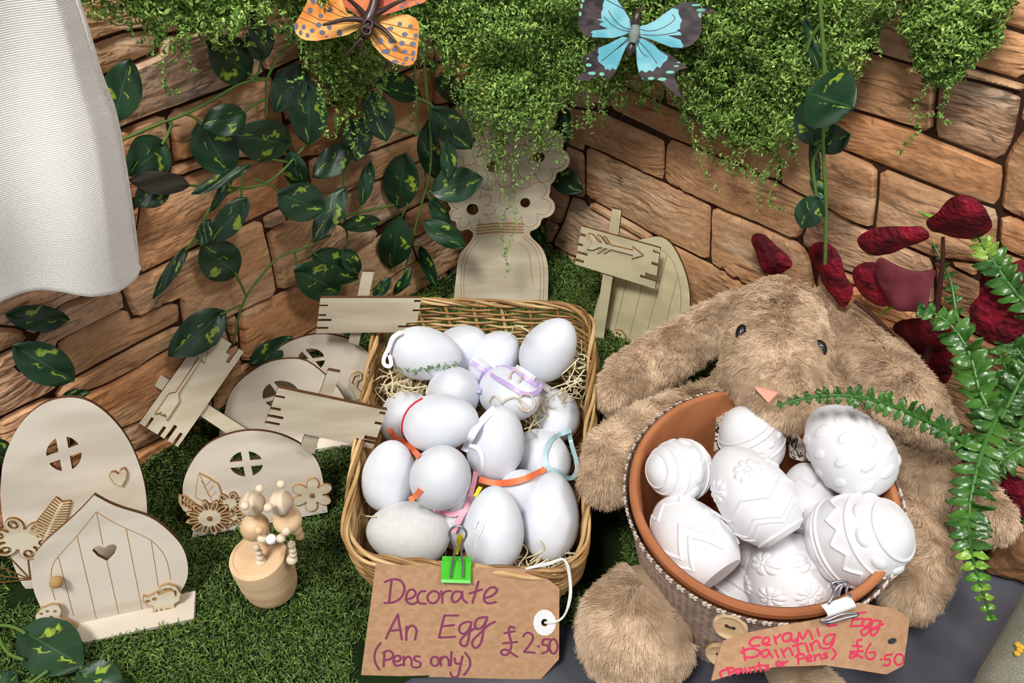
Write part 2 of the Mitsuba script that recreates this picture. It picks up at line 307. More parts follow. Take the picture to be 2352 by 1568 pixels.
def base_line(p1, p2, lean, z=0.004):
    a, b = on_floor(*p1, z), on_floor(*p2, z); d = b - a
    return Flat(a, (d[1], -d[0], 0), lean)
def clear_grass(F, w): FOOT.append(LineString([tuple(F.at(0, 0)[:2]), tuple(F.at(w, 0)[:2])]).buffer(0.0035))
def smooth_poly(F, pts, n=90): return Polygon(spline(F.px(pts), n, closed=True)).buffer(0)
def board(parent, name, F, g, t=0.003, z=None, mt='plywood_pale', edge='burnt_edge'):
    z = -t if z is None else z
    m = extrude(g, t, z); caps, sides = split_caps(m)
    k = part(parent, name, xform(caps, F.M()), mt); scene[part_key(k, 'cut_edge')] = mikit.ply(xform(sides, F.M()), edge)
    if z >= 0 and name not in ('board',):
        rim = g.difference(g.buffer(-0.00055)); mm = F.put(rim, 0.0001, z + t)
        if mm is not None: scene[part_key(k, 'scorched_outline')] = mikit.ply(mm, 'engraving')
    return k
def engrave(parent, F, lines, w=0.0008, mt='engraving', z=0.0, name='engraving'):
    g = unary_union([LineString(l).buffer(w / 2, cap_style=1) for l in lines])
    return part(parent, name, F.put(g, 0.00012, z), mt, kind=None)
def crops(x0, y0, k, pts): return [(x0 + a / k, y0 + b / k) for a, b in pts]
N_ = lambda pts: crops(0, 900, 2.3475, pts)
H_ = lambda pts: crop('H', pts); J_ = lambda pts: crop('J', pts); D_ = lambda pts: crop('D', pts)
M_ = lambda pts: crops(700, 600, 3.136, pts)
def petal(cx, cy, ang, r0, r1, w, n=14):
    t = np.linspace(0, 2 * np.pi, n, endpoint=False)
    x = (r0 + r1) / 2 + (r1 - r0) / 2 * np.cos(t); y = w / 2 * np.sin(t)
    c, s = math.cos(ang), math.sin(ang); return Polygon(np.c_[cx + x * c - y * s, cy + x * s + y * c])
def heart(cx, cy, r, rot=0.0):
    t = np.linspace(0, 2 * np.pi, 40, endpoint=False)
    x = 16 * np.sin(t) ** 3; y = 13 * np.cos(t) - 5 * np.cos(2 * t) - 2 * np.cos(3 * t) - np.cos(4 * t)
    return affinity.rotate(Polygon(np.c_[cx + x * r / 16, cy + y * r / 16]), rot, origin=(cx, cy))
def sign(label, F, TL, TR, BR, BL, slL, slR, post, mt='plywood_pale', arrow=None, group=None):
    k = thing('wooden_signpost', label, 'sign')
    q = A(*F.px([TL, TR, BR, BL])); g = Polygon(q)
    def slot(side, t, ln, th):
        a, b = (q[0], q[3]) if side == 'L' else (q[1], q[2]); o = (q[1] - q[0]) if side == 'L' else (q[0] - q[1]); o = o / np.linalg.norm(o)
        e = (b - a); p = a + e * (t - th / 2); p2 = a + e * (t + th / 2)
        return Polygon([p - o * 0.004, p + o * ln, p2 + o * ln, p2 - o * 0.004])
    W = np.linalg.norm(q[1] - q[0])
    g = g.difference(unary_union([slot('L', t, l * W, w) for t, l, w in slL] + [slot('R', t, l * W, w) for t, l, w in slR]))
    kb = board(k, 'board', F, g, 0.003, 0.0, mt)
    board(k, 'post', F, F.poly(post), 0.003, -0.0032, mt)
    if arrow is not None: board(k, 'arrow', F, arrow(F), 0.0022, 0.003, 'plywood', 'engraving_dark')
    return k
def door_ledge(k, F, x0, x1, depth=0.024, back=0.008, t=0.004, y=0.0):
    h = unit([F.ez[0], F.ez[1], 0]); m = trimesh.creation.box((x1 - x0, depth, t)); o = F.at((x0 + x1) / 2, y); o = A(o[0], o[1], 0.003 + t / 2) + h * (depth / 2 - back); FOOT.append(Polygon([tuple((o + F.ex * a * (x1 - x0 + 0.004) / 2 + h * b * (depth + 0.003) / 2)[:2]) for a, b in ((-1, -1), (1, -1), (1, 1), (-1, 1))]))
    part(k, 'ledge', xform(m, frame(o, F.ex, -h, A(0, 0, 1))), 'plywood_pale')
def round_window(F, c, rx, ry, bar_w, bars):      # px: centre, radii along px; returns the four panes to cut away
    ring = F.poly([(c[0] + rx * math.cos(a), c[1] + ry * math.sin(a)) for a in np.linspace(0, 2 * np.pi, 40, endpoint=False)])
    for b in bars: ring = ring.difference(LineString(F.px(b)).buffer(bar_w / 2))
    return ring

# --- tall vase of flowers cut-out at the back
F = Flat(on_floor(1155, 712, 0.0), (0.02, -1), 11)
k = thing('flower_vase_cutout', 'tall plywood cut-out of a jar of flowers standing behind the wicker basket', 'wooden cutout')
VC = lambda pts: crops(950, 230, 2.7507, pts)
jar = smooth_poly(F, VC([(275, 1330), (268, 1120), (300, 960), (375, 860), (380, 800), (560, 770), (720, 790), (735, 850), (800, 920), (850, 1060), (850, 1190), (825, 1330), (550, 1350)]), 80)
fl_c = [(372, 690, 175), (705, 648, 205), (790, 358, 205), (500, 420, 190), (330, 330, 170), (560, 220, 220), (250, 480, 160), (640, 420, 190), (350, 110, 95), (480, 560, 150), (760, 250, 130)]
blooms = []
for cx, cy, r in fl_c:
    n = 9 if r < 180 and cx < 400 else 6; c = A(*F.px(VC([(cx, cy)]))[0]); rr = r / 2.7507 * 0.00047
    blooms.append(Point(*c).buffer(rr * 0.62)); off = cx * 0.013
    for i in range(n): blooms.append(petal(c[0], c[1], off + i * 2 * math.pi / n, rr * 0.25, rr, rr * (0.52 if n == 9 else 0.75), 20))
g = unary_union(blooms + [jar]).buffer(0.004).buffer(-0.004)
g = Polygon(max(polys(g), key=lambda q: q.area).exterior)
holes = [Point(*F.px(VC([(cx, cy)]))[0]).buffer(r) for cx, cy, r in ((372, 690, .0068), (705, 648, .0058), (792, 358, .0064), (498, 420, .0062))]
g = g.difference(unary_union(holes)).simplify(0.0002)
board(k, 'panel', F, g, 0.003, -0.003, 'plywood')
L = []
for cx, cy, r in fl_c[:8]:
    n = 9 if r < 180 and cx < 400 else 6; c = F.px(VC([(cx, cy)]))[0]; rr = r / 2.7507 * 0.00047 * 0.86; off = cx * 0.013; pt = []
    for a in np.linspace(0, 2 * np.pi, n * 14):
        ph = (a - off) * n / (2 * np.pi); ph -= round(ph); q = rr * (0.45 + 0.55 * math.sqrt(max(0, 1 - (2 * ph) ** 2)))
        pt.append((c[0] + q * math.cos(a), c[1] + q * math.sin(a)))
    L.append(pt)
for pts in ([(395, 870), (330, 960), (300, 1110), (310, 1330)], [(410, 885), (350, 970), (318, 1110), (326, 1330)], [(685, 860), (760, 930), (800, 1080), (790, 1330)], [(700, 850), (785, 930), (822, 1080), (812, 1330)], [(665, 900), (725, 960), (740, 1060), (755, 1160)]):
    L.append([tuple(q) for q in spline(F.px(VC(pts)), 16)])
engrave(k, F, L, 0.0007)
engrave(k, F, [F.px(VC([(400, 790 + 18 * i), (520, 778 + 18 * i), (690, 782 + 18 * i)])) for i in range(4)], 0.0022, 'engraving', name='lid_thread')

# --- arched door against the right wall, and the arrow sign in front of it
F = Flat(on_floor(1395, 770), (-0.62, -0.785), 14)
k = thing('fairy_door', 'round-topped plank fairy door leaning on the right wall beside the rabbit', 'fairy door')
g = smooth_poly(F, D_([(450, 1250), (500, 1080), (560, 860), (650, 690), (780, 610), (900, 580), (1040, 563), (1130, 615), (1220, 760), (1285, 940), (1310, 1110), (1300, 1300), (1240, 1500), (1100, 1640), (800, 1660), (560, 1600), (460, 1420)]), 100)
board(k, 'panel', F, g, 0.003, -0.003, 'plywood_green')
L = [[tuple(q) for q in spline(F.px(D_(p)), 14)] for p in ([(1075, 690), (1150, 770), (1200, 900), (1225, 1020), (1230, 1180), (1190, 1450)], [(600, 1030), (650, 900), (720, 790), (900, 690), (1075, 690)])]
L += [F.px(D_([(1105, 735), (940, 1360), (880, 1600)])), F.px(D_([(1205, 910), (1120, 1235), (1050, 1560)])), F.px(D_([(880, 700), (870, 1050), (770, 1450), (740, 1600)])), F.px(D_([(770, 800), (745, 950), (640, 1380), (600, 1560)])), F.px(D_([(660, 900), (600, 1050)]))]
engrave(k, F, L, 0.0008)
mu = F.poly(D_([(590, 1440), (640, 1395), (700, 1400), (745, 1460), (740, 1500), (660, 1530), (640, 1600), (590, 1590), (610, 1500)])); dots = [Point(*F.px(D_([q]))[0]).buffer(0.0013) for q in ((615, 1432), (663, 1423), (665, 1483), (708, 1483), (690, 1440))]
board(k, 'mushroom', F, mu.difference(unary_union(dots)), 0.002, 0.0, 'plywood_green', 'engraving_dark')
mu = F.poly(D_([(480, 1440), (500, 1370), (545, 1375), (570, 1410), (560, 1450), (500, 1475), (490, 1560), (470, 1560)])); board(k, 'mushroom', F, mu.difference(Point(*F.px(D_([(515, 1425)]))[0]).buffer(0.0013)), 0.002, 0.0, 'plywood_green', 'engraving_dark')
F = Flat(on_floor(1383, 790), (-0.447, -0.894), 8)
def arrow_r(F):
    body = F.poly(D_([(410, 515), (455, 528), (505, 590), (535, 600), (490, 530), (520, 540), (575, 612), (600, 615), (540, 545), (565, 550), (615, 622), (810, 668), (808, 635), (905, 712), (800, 742), (812, 712), (612, 660), (560, 695), (545, 690), (585, 655), (560, 650), (510, 692), (490, 688), (540, 645), (515, 640), (450, 668), (395, 655), (445, 600)])); return body
sign('pale signpost with an arrow pointing right, in front of the round-topped door', F, *D_([(345, 458), (1052, 655), (1005, 1020), (285, 800)]),
     [(.2, .075, .07), (.46, .06, .06), (.66, .14, .07), (.87, .11, .07)], [(.1, .08, .07), (.4, .08, .07), (.72, .14, .1), (.79, .2, .06)],
     D_([(610, 308), (695, 325), (620, 905), (510, 1640), (420, 1640), (530, 880)]), 'plywood_green', arrow_r)

# --- signs on the left
F = Flat(on_floor(806, 930), (0.0, -1), -7)
sign('blank signpost between the ivy and the back left corner of the basket', F, (737, 679), (968, 679), (955, 757), (727, 760), [(.2, .085, .04), (.47, .08, .05), (.61, .14, .06), (.84, .12, .05)], [(.08, .065, .05), (.35, .065, .05), (.76, .11, .1), (.83, .19, .05)],
     [(832, 624), (859, 625), (824, 794), (800, 786)], 'plywood')
# --- half-round doors behind
def dome_door(label, F, out, win, bars, rx, ry, barw, ledge=None):
    k = thing('fairy_door', label, 'fairy door')
    g = Polygon([*F.px(out)]).buffer(0).buffer(-0.003).buffer(0.003)
    pane = round_window(F, win, rx, ry, barw, bars)
    board(k, 'panel', F, g.difference(pane), 0.003, -0.003, 'plywood_pale')
    return k
arc = lambda pts, n=24: [tuple(q) for q in spline(pts, n)]
F = base_line((600, 978), (865, 952), 12)
k = dome_door('half-round fairy door furthest back, under the blank signpost', F, arc([(598, 950), (604, 860), (640, 800), (690, 775), (735, 767), (790, 775), (830, 795), (862, 830), (880, 870), (888, 920)]), (715, 826), [[(690, 795), (742, 858)], [(752, 822), (680, 832)]], 31, 26, 0.004)
g = F.poly(M_([(320, 850), (335, 810), (380, 788), (412, 800), (412, 840), (385, 860), (375, 900), (410, 935), (425, 985), (370, 990), (345, 930), (320, 900)])).difference(F.poly(M_([(340, 870), (360, 820), (395, 810), (380, 850), (358, 880)])))
board(k, 'mushroom', F, g, 0.002, 0.0, 'plywood', 'engraving')
F = base_line((505, 1045), (812, 1003), 12)
k = dome_door('half-round fairy door with the blank sign leaning in front of its window', F, arc([(505, 1042), (504, 990), (513, 958), (530, 902), (574, 856), (620, 831), (660, 824), (700, 828), (752, 866), (780, 896), (800, 940), (812, 1002)], 36), (645, 906), [[(620, 872), (672, 945)], [(600, 922), (694, 895)]], 42, 32, 0.0045)
door_ledge(k, F, 0.0, 0.132, 0.02)
F = Flat(on_floor(588, 1108), unit(NL * 0.75 + A(0, -0.5, 0)), 24)
def arrow_l(F):
    return F.poly(H_([(1875, 518), (1738, 612), (1760, 606), (1783, 622), (1578, 930), (1520, 940), (1490, 978), (1392, 1127), (1450, 1108), (1438, 1135), (1478, 1124), (1468, 1145), (1490, 1132), (1497, 1187), (1615, 1010), (1603, 943), (1812, 640), (1843, 670)]))
sign('signpost tipped on its side with an arrow pointing up, against the left wall', F, *H_([(1252, 1212), (1865, 360), (2192, 572), (1600, 1427)]),
     [(.17, .1, .06), (.5, .09, .07), (.68, .15, .08), (.88, .12, .07)], [(.08, .06, .06), (.33, .09, .08), (.72, .09, .12), (.82, .16, .08)],
     H_([(1350, 722), (1280, 812), (1450, 922), (2080, 1340), (2290, 1480), (2370, 1370), (1870, 1052)]), 'plywood', arrow_l)
F = Flat(on_floor(692, 1160), (0.08, -1), -4)
sign('blank signpost leaning between the half-round doors and the basket', F, (640, 884), (889, 936), (857, 1024), (608, 970), [(.2, .085, .05), (.52, .09, .06), (.72, .14, .07), (.9, .13, .06)], [(.08, .06, .05), (.34, .07, .06), (.74, .12, .1), (.84, .19, .07)],
     [(753, 851), (781, 856), (722, 1042), (706, 1040), (690, 1026)], 'plywood')
# --- front half-round door with flowers
F = base_line((441, 1236), (752, 1177), 12)
k = thing('fairy_door', 'half-round fairy door with cut-out flowers, beside the bead couple', 'fairy door')
g = Polygon(F.px(N_([(1035, 785), (1046, 700)]) + arc(N_([(1000, 620), (984, 530), (1000, 450), (1040, 370), (1110, 290), (1200, 240), (1310, 212), (1400, 210), (1500, 228), (1600, 270), (1680, 330), (1722, 400), (1742, 480), (1756, 560)]), 40) + N_([(1767, 648)]))).buffer(0)
ring = F.poly(N_([(1328 + 90 * math.cos(a), 387 + 68 * math.sin(a)) for a in np.linspace(0, 6.283, 40)]))
for b in ([(1316, 300), (1347, 475)], [(1225, 395), (1430, 376)]): ring = ring.difference(LineString(F.px(N_(b))).buffer(0.0032))
board(k, 'panel', F, g.difference(ring), 0.003, -0.003, 'plywood_pale')
def lacy_flower(F, c, rx, n, holes=True, off=0.0):
    c = A(*F.px(N_([c]))[0]); out = [Point(*c).buffer(rx * 0.5)]; cut = []
    for i in range(n):
        a = off + i * 2 * math.pi / n; out.append(petal(c[0], c[1], a, rx * 0.3, rx, rx * 3.3 / n)); cut.append(petal(c[0], c[1], a, rx * 0.46, rx * 0.86, rx * 1.5 / n))
    g = unary_union(out); return g.difference(unary_union(cut)) if holes else g
board(k, 'leaf', F, F.poly(N_([(1075, 430), (1060, 490), (1055, 560), (1120, 590), (1180, 592), (1196, 545), (1178, 490), (1125, 455)])), 0.002, 0.0, 'plywood_pale', 'engraving')
c = F.px(N_([(1080, 440), (1150, 590)])); engrave(k, F, [c] + [F.px(N_([(1080 + t * 70 + d, 440 + t * 150 - 30), (1080 + t * 70, 440 + t * 150)])) for t in (0.4, 0.6, 0.8) for d in (-22, 30)], 0.0007, z=0.002)
lf = F.poly(N_([(962, 550), (1000, 553), (1050, 590), (1095, 625), (1050, 665), (990, 632), (965, 590)])); lf = lf.difference(unary_union([LineString(F.px(N_([(985 + i * 18, 575 + i * 11 + s * 6), (985 + i * 18 + 4, 575 + i * 11 + s * 22)]))).buffer(0.0007) for i in range(5) for s in (-1, 1)]))
board(k, 'leaf', F, lf, 0.002, 0.0, 'plywood', 'engraving')
board(k, 'flower', F, lacy_flower(F, (1240, 590), 0.0125, 6), 0.002, 0.0005, 'plywood', 'engraving_dark')
board(k, 'flower', F, lacy_flower(F, (1245, 665), 0.012, 6), 0.002, 0.0, 'plywood', 'engraving_dark')
board(k, 'flower', F, lacy_flower(F, (1133, 662), 0.0205, 12), 0.002, 0.0022, 'plywood', 'engraving_dark')
board(k, 'flower', F, lacy_flower(F, (1682, 548), 0.0195, 6, False, 0.3), 0.002, 0.0, 'plywood', 'engraving')
for c, z in (((1133, 662), 0.0045), ((1682, 548), 0.0025)): part(k, 'flower_centre', sphere(F.at(*F.px(N_([c]))[0], z), 0.0022, 2), 'engraving_dark', True)
clear_grass(F, 0.128)
# --- egg-shaped door
F = base_line((45, 1378), (345, 1312), 9)
k = thing('fairy_door', 'large egg-shaped fairy door with a round window and small heart, at far left', 'fairy door')
g = smooth_poly(F, N_([(370, 30), (450, 40), (530, 80), (610, 150), (680, 240), (735, 350), (775, 480), (792, 620), (780, 800), (720, 960), (560, 1080), (350, 1110), (165, 1080), (100, 1000), (55, 880), (20, 720), (3, 560), (8, 440), (22, 360), (60, 260), (120, 160), (200, 85), (280, 45)]), 120)
ring = F.poly(N_([(345 + 95 * math.cos(a), 333 + 93 * math.sin(a)) for a in np.linspace(0, 6.283, 44)]))
for b in ([(325, 215), (367, 450)], [(225, 377), (460, 292)]): ring = ring.difference(LineString(F.px(N_(b))).buffer(0.0036))
board(k, 'panel', F, g.difference(ring), 0.003, -0.003, 'plywood_pale')
board(k, 'heart', F, F.poly(N_([(590, 445), (600, 425), (622, 420), (640, 434), (652, 410), (675, 402), (688, 420), (685, 458), (657, 503), (618, 486)])), 0.002, 0.0, 'plywood', 'engraving_dark')
board(k, 'flower', F, lacy_flower(F, (118, 785), 0.0235, 6, False, 0.5).difference(unary_union([petal(*F.px(N_([(118, 785)]))[0], 0.5 + i * math.pi / 3, 0.0125, 0.0215, 0.0075).difference(petal(*F.px(N_([(118, 785)]))[0], 0.5 + i * math.pi / 3, 0.0135, 0.0185, 0.0035)) for i in range(6)])), 0.002, 0.0, 'plywood', 'engraving_dark')
st = A(*F.px(N_([(240, 790), (285, 690), (335, 590)]))); st = spline(st, 16); lv = [LineString(st).buffer(0.0014)]
for i in range(1, 16):
    d = unit(st[min(i + 1, 15)] - st[i - 1]); nn = A(-d[1], d[0])
    for s in (-1, 1): lv.append(LineString([st[i], st[i] + nn * s * 0.0105 * (1.15 - i / 22) + d * 0.003]).buffer(0.0011))
board(k, 'fern', F, unary_union(lv), 0.002, 0.0, 'plywood', 'engraving_dark')
c = A(*F.px(N_([(165, 1010)]))[0])
engrave(k, F, [[tuple(c), tuple(c + 0.035 * A(math.cos(a), math.sin(a)))] for a in (1.3, 1.75, 2.2, 2.6, 2.95)], 0.0015, 'engraving_dark')
door_ledge(k, F, 0.0, 0.125, 0.02)
# --- pointed plank door in front
F = base_line((168, 1440), (447, 1380), 10)
k = thing('fairy_door', 'pointed plank fairy door with a heart-shaped hole, in front of the egg-shaped door', 'fairy door')
g = Polygon(F.px(N_([(508, 555)]) + arc(N_([(508, 555), (600, 605), (700, 640), (790, 668), (860, 708), (930, 770), (985, 840), (1010, 915), (1012, 990), (985, 1060), (940, 1130)]), 30) + N_([(930, 1165), (330, 1275), (250, 1225)]) + arc(N_([(225, 1170), (185, 1080), (170, 980), (185, 890), (230, 820), (330, 730), (440, 628), (508, 555)]), 30))).buffer(0)
hp = F.poly(N_([(498, 855), (508, 835), (535, 826), (562, 840), (585, 824), (615, 820), (630, 835), (618, 868), (577, 910), (528, 886)]))
board(k, 'panel', F, g.difference(hp), 0.003, -0.003, 'plywood_pale')
L = [arc(F.px(N_([(298, 1120), (280, 1050), (276, 985), (290, 920), (320, 880), (370, 825), (415, 775), (520, 645)])), 24), arc(F.px(N_([(520, 645), (600, 695), (680, 735), (760, 770), (815, 800), (880, 870), (908, 940), (920, 1010)])), 24)]
L += [F.px(N_(p)) for p in ([(315, 890), (397, 1205)], [(415, 775), (520, 1222)], [(520, 645), (555, 822)], [(577, 912), (640, 1195)], [(680, 735), (768, 1180)], [(815, 800), (855, 1050)])]
engrave(k, F, L, 0.0007)
part(k, 'door_knob', sphere(F.at(*F.px(N_([(312, 998)]))[0], 0.005), 0.0048, 3), 'engraving', True)
mu = F.poly(N_([(208, 1235), (198, 1180), (230, 1140), (290, 1118), (325, 1120), (342, 1150), (332, 1185), (430, 1235), (405, 1264), (330, 1252), (285, 1222), (245, 1245)])); mu = mu.difference(unary_union([Point(*F.px(N_([q]))[0]).buffer(0.0009) for q in ((232, 1168), (265, 1155), (305, 1155), (255, 1195), (235, 1220), (285, 1185))]))
board(k, 'mushroom', F, mu, 0.002, 0.003, 'plywood_pale', 'engraving')
ct = F.poly(N_([(775, 1072), (800, 1080), (825, 1068), (852, 1052), (862, 1066), (885, 1058), (915, 1045), (942, 1048), (952, 1075), (955, 1050), (925, 1032), (885, 1036), (862, 1050), (868, 1022), (910, 1010), (955, 1025), (980, 1062), (972, 1100), (945, 1118), (952, 1160), (936, 1162), (922, 1140), (902, 1142), (896, 1162), (880, 1158), (875, 1140), (868, 1172), (852, 1172), (850, 1145), (842, 1175), (830, 1172), (832, 1130), (800, 1122), (778, 1098)]))
board(k, 'cat', F, ct.difference(unary_union([Point(*F.px(N_([q]))[0]).buffer(0.0014) for q in ((803, 1102), (838, 1090))])), 0.002, 0.003, 'plywood', 'engraving')
door_ledge(k, F, 0.004, F.px([(447, 1380)])[0][0] + 0.001, 0.026, 0.008)
# ---------------------------------------------------------------- white cotton bag at the upper left
def weave(p, n, uv):
    a = uv.x * 0.86 + uv.y * 0.5; b = -uv.x * 0.5 + uv.y * 0.86
    w = noise(uv.x * 90, uv.y * 240, 1.0)
    return (dr.sin(uv.x * 4300 + uv.y * 1300 + w * 2.2) * 0.6 + dr.sin(uv.y * 5200 + w * 3) * 0.3) * 0.00022
bumped('cotton', rgb(244, 240, 232), weave, 1.0, 0.85, 0.15, eps=1.5e-4, sheen=0.3)
BF = Flat(at_depth(150, 640, 0.50), (0.55, -1), -2)
def bag_sheet(right, bottom_fn, nx, ny, z0=0.0, amp=1.0, left=-260, top=-60):
    R = spline(A(*right), 200); P = np.zeros((ny, nx, 3)); UV = np.zeros((ny, nx, 2))
    for j in range(ny):
        for i in range(nx):
            a, b = i / (nx - 1), j / (ny - 1)
            re = R[np.argmin(np.abs(R[:, 1] - (top + (R[-1, 1] - top) * b)))]
            u = left + (re[0] - left) * a; v = top + (bottom_fn(u) - top) * b
            q = BF.px([(u, v)])[0]
            z = amp * (0.006 * math.sin(q[0] * 42 + q[1] * 5 + 0.6) + 0.004 * math.sin(q[1] * 30 + q[0] * 22) + 0.003 * math.sin(q[0] * 90 - q[1] * 25)) * (1 - 0.55 * a ** 6) - 0.012 * max(0, a - 0.9) * 10 * 0.6
            P[j, i] = BF.at(q[0], q[1], z + z0); UV[j, i] = q
    return P, UV
right = [(150, -60), (180, 20), (215, 130), (238, 205), (262, 268), (281, 350), (300, 480), (313, 580), (327, 640)]
bot = lambda u: np.interp(u, [-260, -150, 0, 50, 103, 150, 206, 270, 305, 320, 327], [770, 745, 710, 690, 674, 669, 669, 660, 650, 640, 626])
def sheet_mesh(P, UV, t=0.0012):
    m = solid_grid(P, t); uv = np.vstack([UV.reshape(-1, 2)] * 2); return m, uv
k = thing('cotton_bag', 'white woven cotton bag hanging at the upper left', 'bag')
P, UV = bag_sheet(right, bot, 60, 70); m, uv = sheet_mesh(P, UV); part(k, 'front_panel', m, 'cotton', True, uv=uv)
right2 = [(u + 8, v + (14 if v > 500 else 0)) for u, v in right]
P2, UV2 = bag_sheet(right2[:-2] + [(322, 600), (318, 652)], lambda u: np.interp(u, [-260, -150, 0, 80, 160, 200, 250, 318], [775, 752, 731, 724, 715, 684, 662, 640]), 60, 70, -0.022, 1.0); m, uv = sheet_mesh(P2, UV2); part(k, 'back_panel', m, 'cotton', True, uv=uv)
part(k, 'side_seam', tube([(P[j, -1] + P2[j, -1]) / 2 for j in range(70)], 0.0022, 6), 'cotton', True)

# ---------------------------------------------------------------- moss hanging over the walls
scene['moss_green'] = {'type': 'twosided', 'bsdf': {'type': 'principled', 'base_color': {'type': 'mesh_attribute', 'name': 'vertex_color'}, 'roughness': 0.5, 'specular': 0.4}}
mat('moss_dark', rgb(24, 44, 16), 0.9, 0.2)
MOSS = [[(165, -160), (165, 5), (215, 25), (260, 14), (310, 55), (360, 70), (420, 100), (450, 82), (520, 100), (565, 92), (640, 52), (690, 80), (712, 165), (735, 215), (760, 262), (800, 285), (840, 262), (870, 215), (900, 150), (960, 128), (1000, 150), (1045, 182), (1070, 235), (1082, 290), (1105, 335), (1150, 372), (1200, 345), (1240, 345), (1280, 305), (1320, 272), (1380, 255), (1440, 225), (1500, 205), (1540, 222), (1562, 242), (1580, 285), (1602, 335), (1655, 362), (1710, 385), (1750, 408), (1785, 372), (1830, 325), (1875, 290), (1915, 235), (1960, 175), (2010, 118), (2060, 60), (2095, 30), (2105, -160)],
        [(2080, -160), (2092, 60), (2108, 125), (2140, 165), (2190, 160), (2235, 118), (2295, 60), (2330, -20), (2340, -160)]]
CORNER_Y = 0.745      # the moss bridges the corner in front of the flower cut-out
def moss_point(u, v, off):
    r = ray(u, v); best = None
    for N in (NL, NR):
        t = ((K + N * off - CAM) @ N) / (r @ N)
        if t > 0 and (best is None or t < best): best = t
    t = (CORNER_Y - off - CAM[1]) / r[1]
    return CAM + r * min(t, best)
def strips(P, rng, L, w, curl, down=0.4, colors=None, seg=5, outdir=None):
    """curled little leaf strips at the points P: (vertices, faces, colours)"""
    n = len(P)
    e1 = rng.normal(size=(n, 3)); e1[:, 2] -= down
    if outdir is not None: e1 += outdir
    e1 /= np.linalg.norm(e1, axis=1, keepdims=True)
    q = rng.normal(size=(n, 3)); e3 = np.cross(e1, q); e3 /= np.linalg.norm(e3, axis=1, keepdims=True); e2 = np.cross(e3, e1)
    th = rng.uniform(*curl, n) * rng.choice([-1, 1], n); LL = rng.uniform(*L, n); ww = rng.uniform(*w, n)
    t = np.linspace(0, 1, seg + 1); a = th[:, None] * t; R = (LL / th)[:, None]
    c = P[:, None] + (R * np.sin(a))[..., None] * e1[:, None] + (R * (1 - np.cos(a)))[..., None] * e2[:, None]
    tw = e3[:, None] + 0.5 * np.sin(t * 3)[None, :, None] * e2[:, None]
    wp = (ww[:, None] * (0.35 + 0.65 * np.sin(np.pi * np.clip(t * 0.9 + 0.08, 0, 1))))[..., None] / 2
    V = np.stack([c + tw * wp, c - tw * wp], 2).reshape(-1, 3)
    b = (np.arange(n) * 2 * (seg + 1))[:, None, None]; i = np.arange(seg)[None, :, None] * 2
    F = np.concatenate([b + i + np.array([0, 1, 3]), b + i + np.array([0, 3, 2])], 1).reshape(-1, 3)
    C = np.repeat(colors, 2 * (seg + 1), 0) if colors is not None else None
    return V, F, C
def greens(rng, n, lo, hi, p=1.0):
    t = rng.uniform(0, 1, n)[:, None] ** p; j = rng.normal(0, 0.12, (n, 1)) + 1
    return np.clip((A(*lin(*lo)) * (1 - t) + A(*lin(*hi)) * t) * j, 0, 1)
rg = np.random.default_rng(11)
pts = []
for q in MOSS:
    g = Polygon(q); x0, y0, x1, y1 = g.bounds; y0 = -60; n = int(g.area / 1.0)
    cand = np.c_[rg.uniform(x0, x1, 150000), rg.uniform(y0, y1, 150000)]
    edge = g.buffer(-16); soft = g.buffer(14)
    import shapely
    ins = shapely.contains_xy(soft, cand[:, 0], cand[:, 1]); deep = shapely.contains_xy(edge, cand[:, 0], cand[:, 1])
    dens = np.where(deep, 1.0, 0.5) * np.clip(1.15 - np.maximum(0, (cand[:, 0] - 1780)) / 420, 0.45, 1) * (1 if g.bounds[0] < 2000 else 1.3)
    dens *= 0.35 + 0.75 * meshkit.noise(np.c_[cand / 22.0, np.zeros(len(cand))])
    dlow = np.array([np.interp(a, [w[0] for w in q[1:-1]], [w[1] for w in q[1:-1]]) for a in cand[:, 0]]) - cand[:, 1]      # height above the lower edge
    strand = meshkit.noise(np.c_[cand[:, 0] / 9.0, cand[:, 1] / 70.0, np.full(len(cand), 4.0)])
    dens *= np.where(dlow < 85, np.clip((strand - 0.62 + dlow / 130.0) * 4, 0.06, 1), 1)
    keep = ins & (rg.uniform(0, 1, len(cand)) < dens * (0.80 if g.bounds[0] < 2000 else 0.62)); pts.append(cand[keep])
uv = np.vstack(pts)
lump = meshkit.fbm(np.c_[uv / 75.0, np.ones(len(uv))], 3)
off = 0.018 + 0.045 * lump + rg.uniform(-0.016, 0.012, len(uv))
PM = np.array([moss_point(u, v, o) for (u, v), o in zip(uv, off)])
V, Fc, C = strips(PM, rg, (0.007, 0.013), (0.0010, 0.0017), (3.0, 7.0), 0.5, greens(rg, len(PM), (62, 104, 30), (176, 208, 108), 1.1))
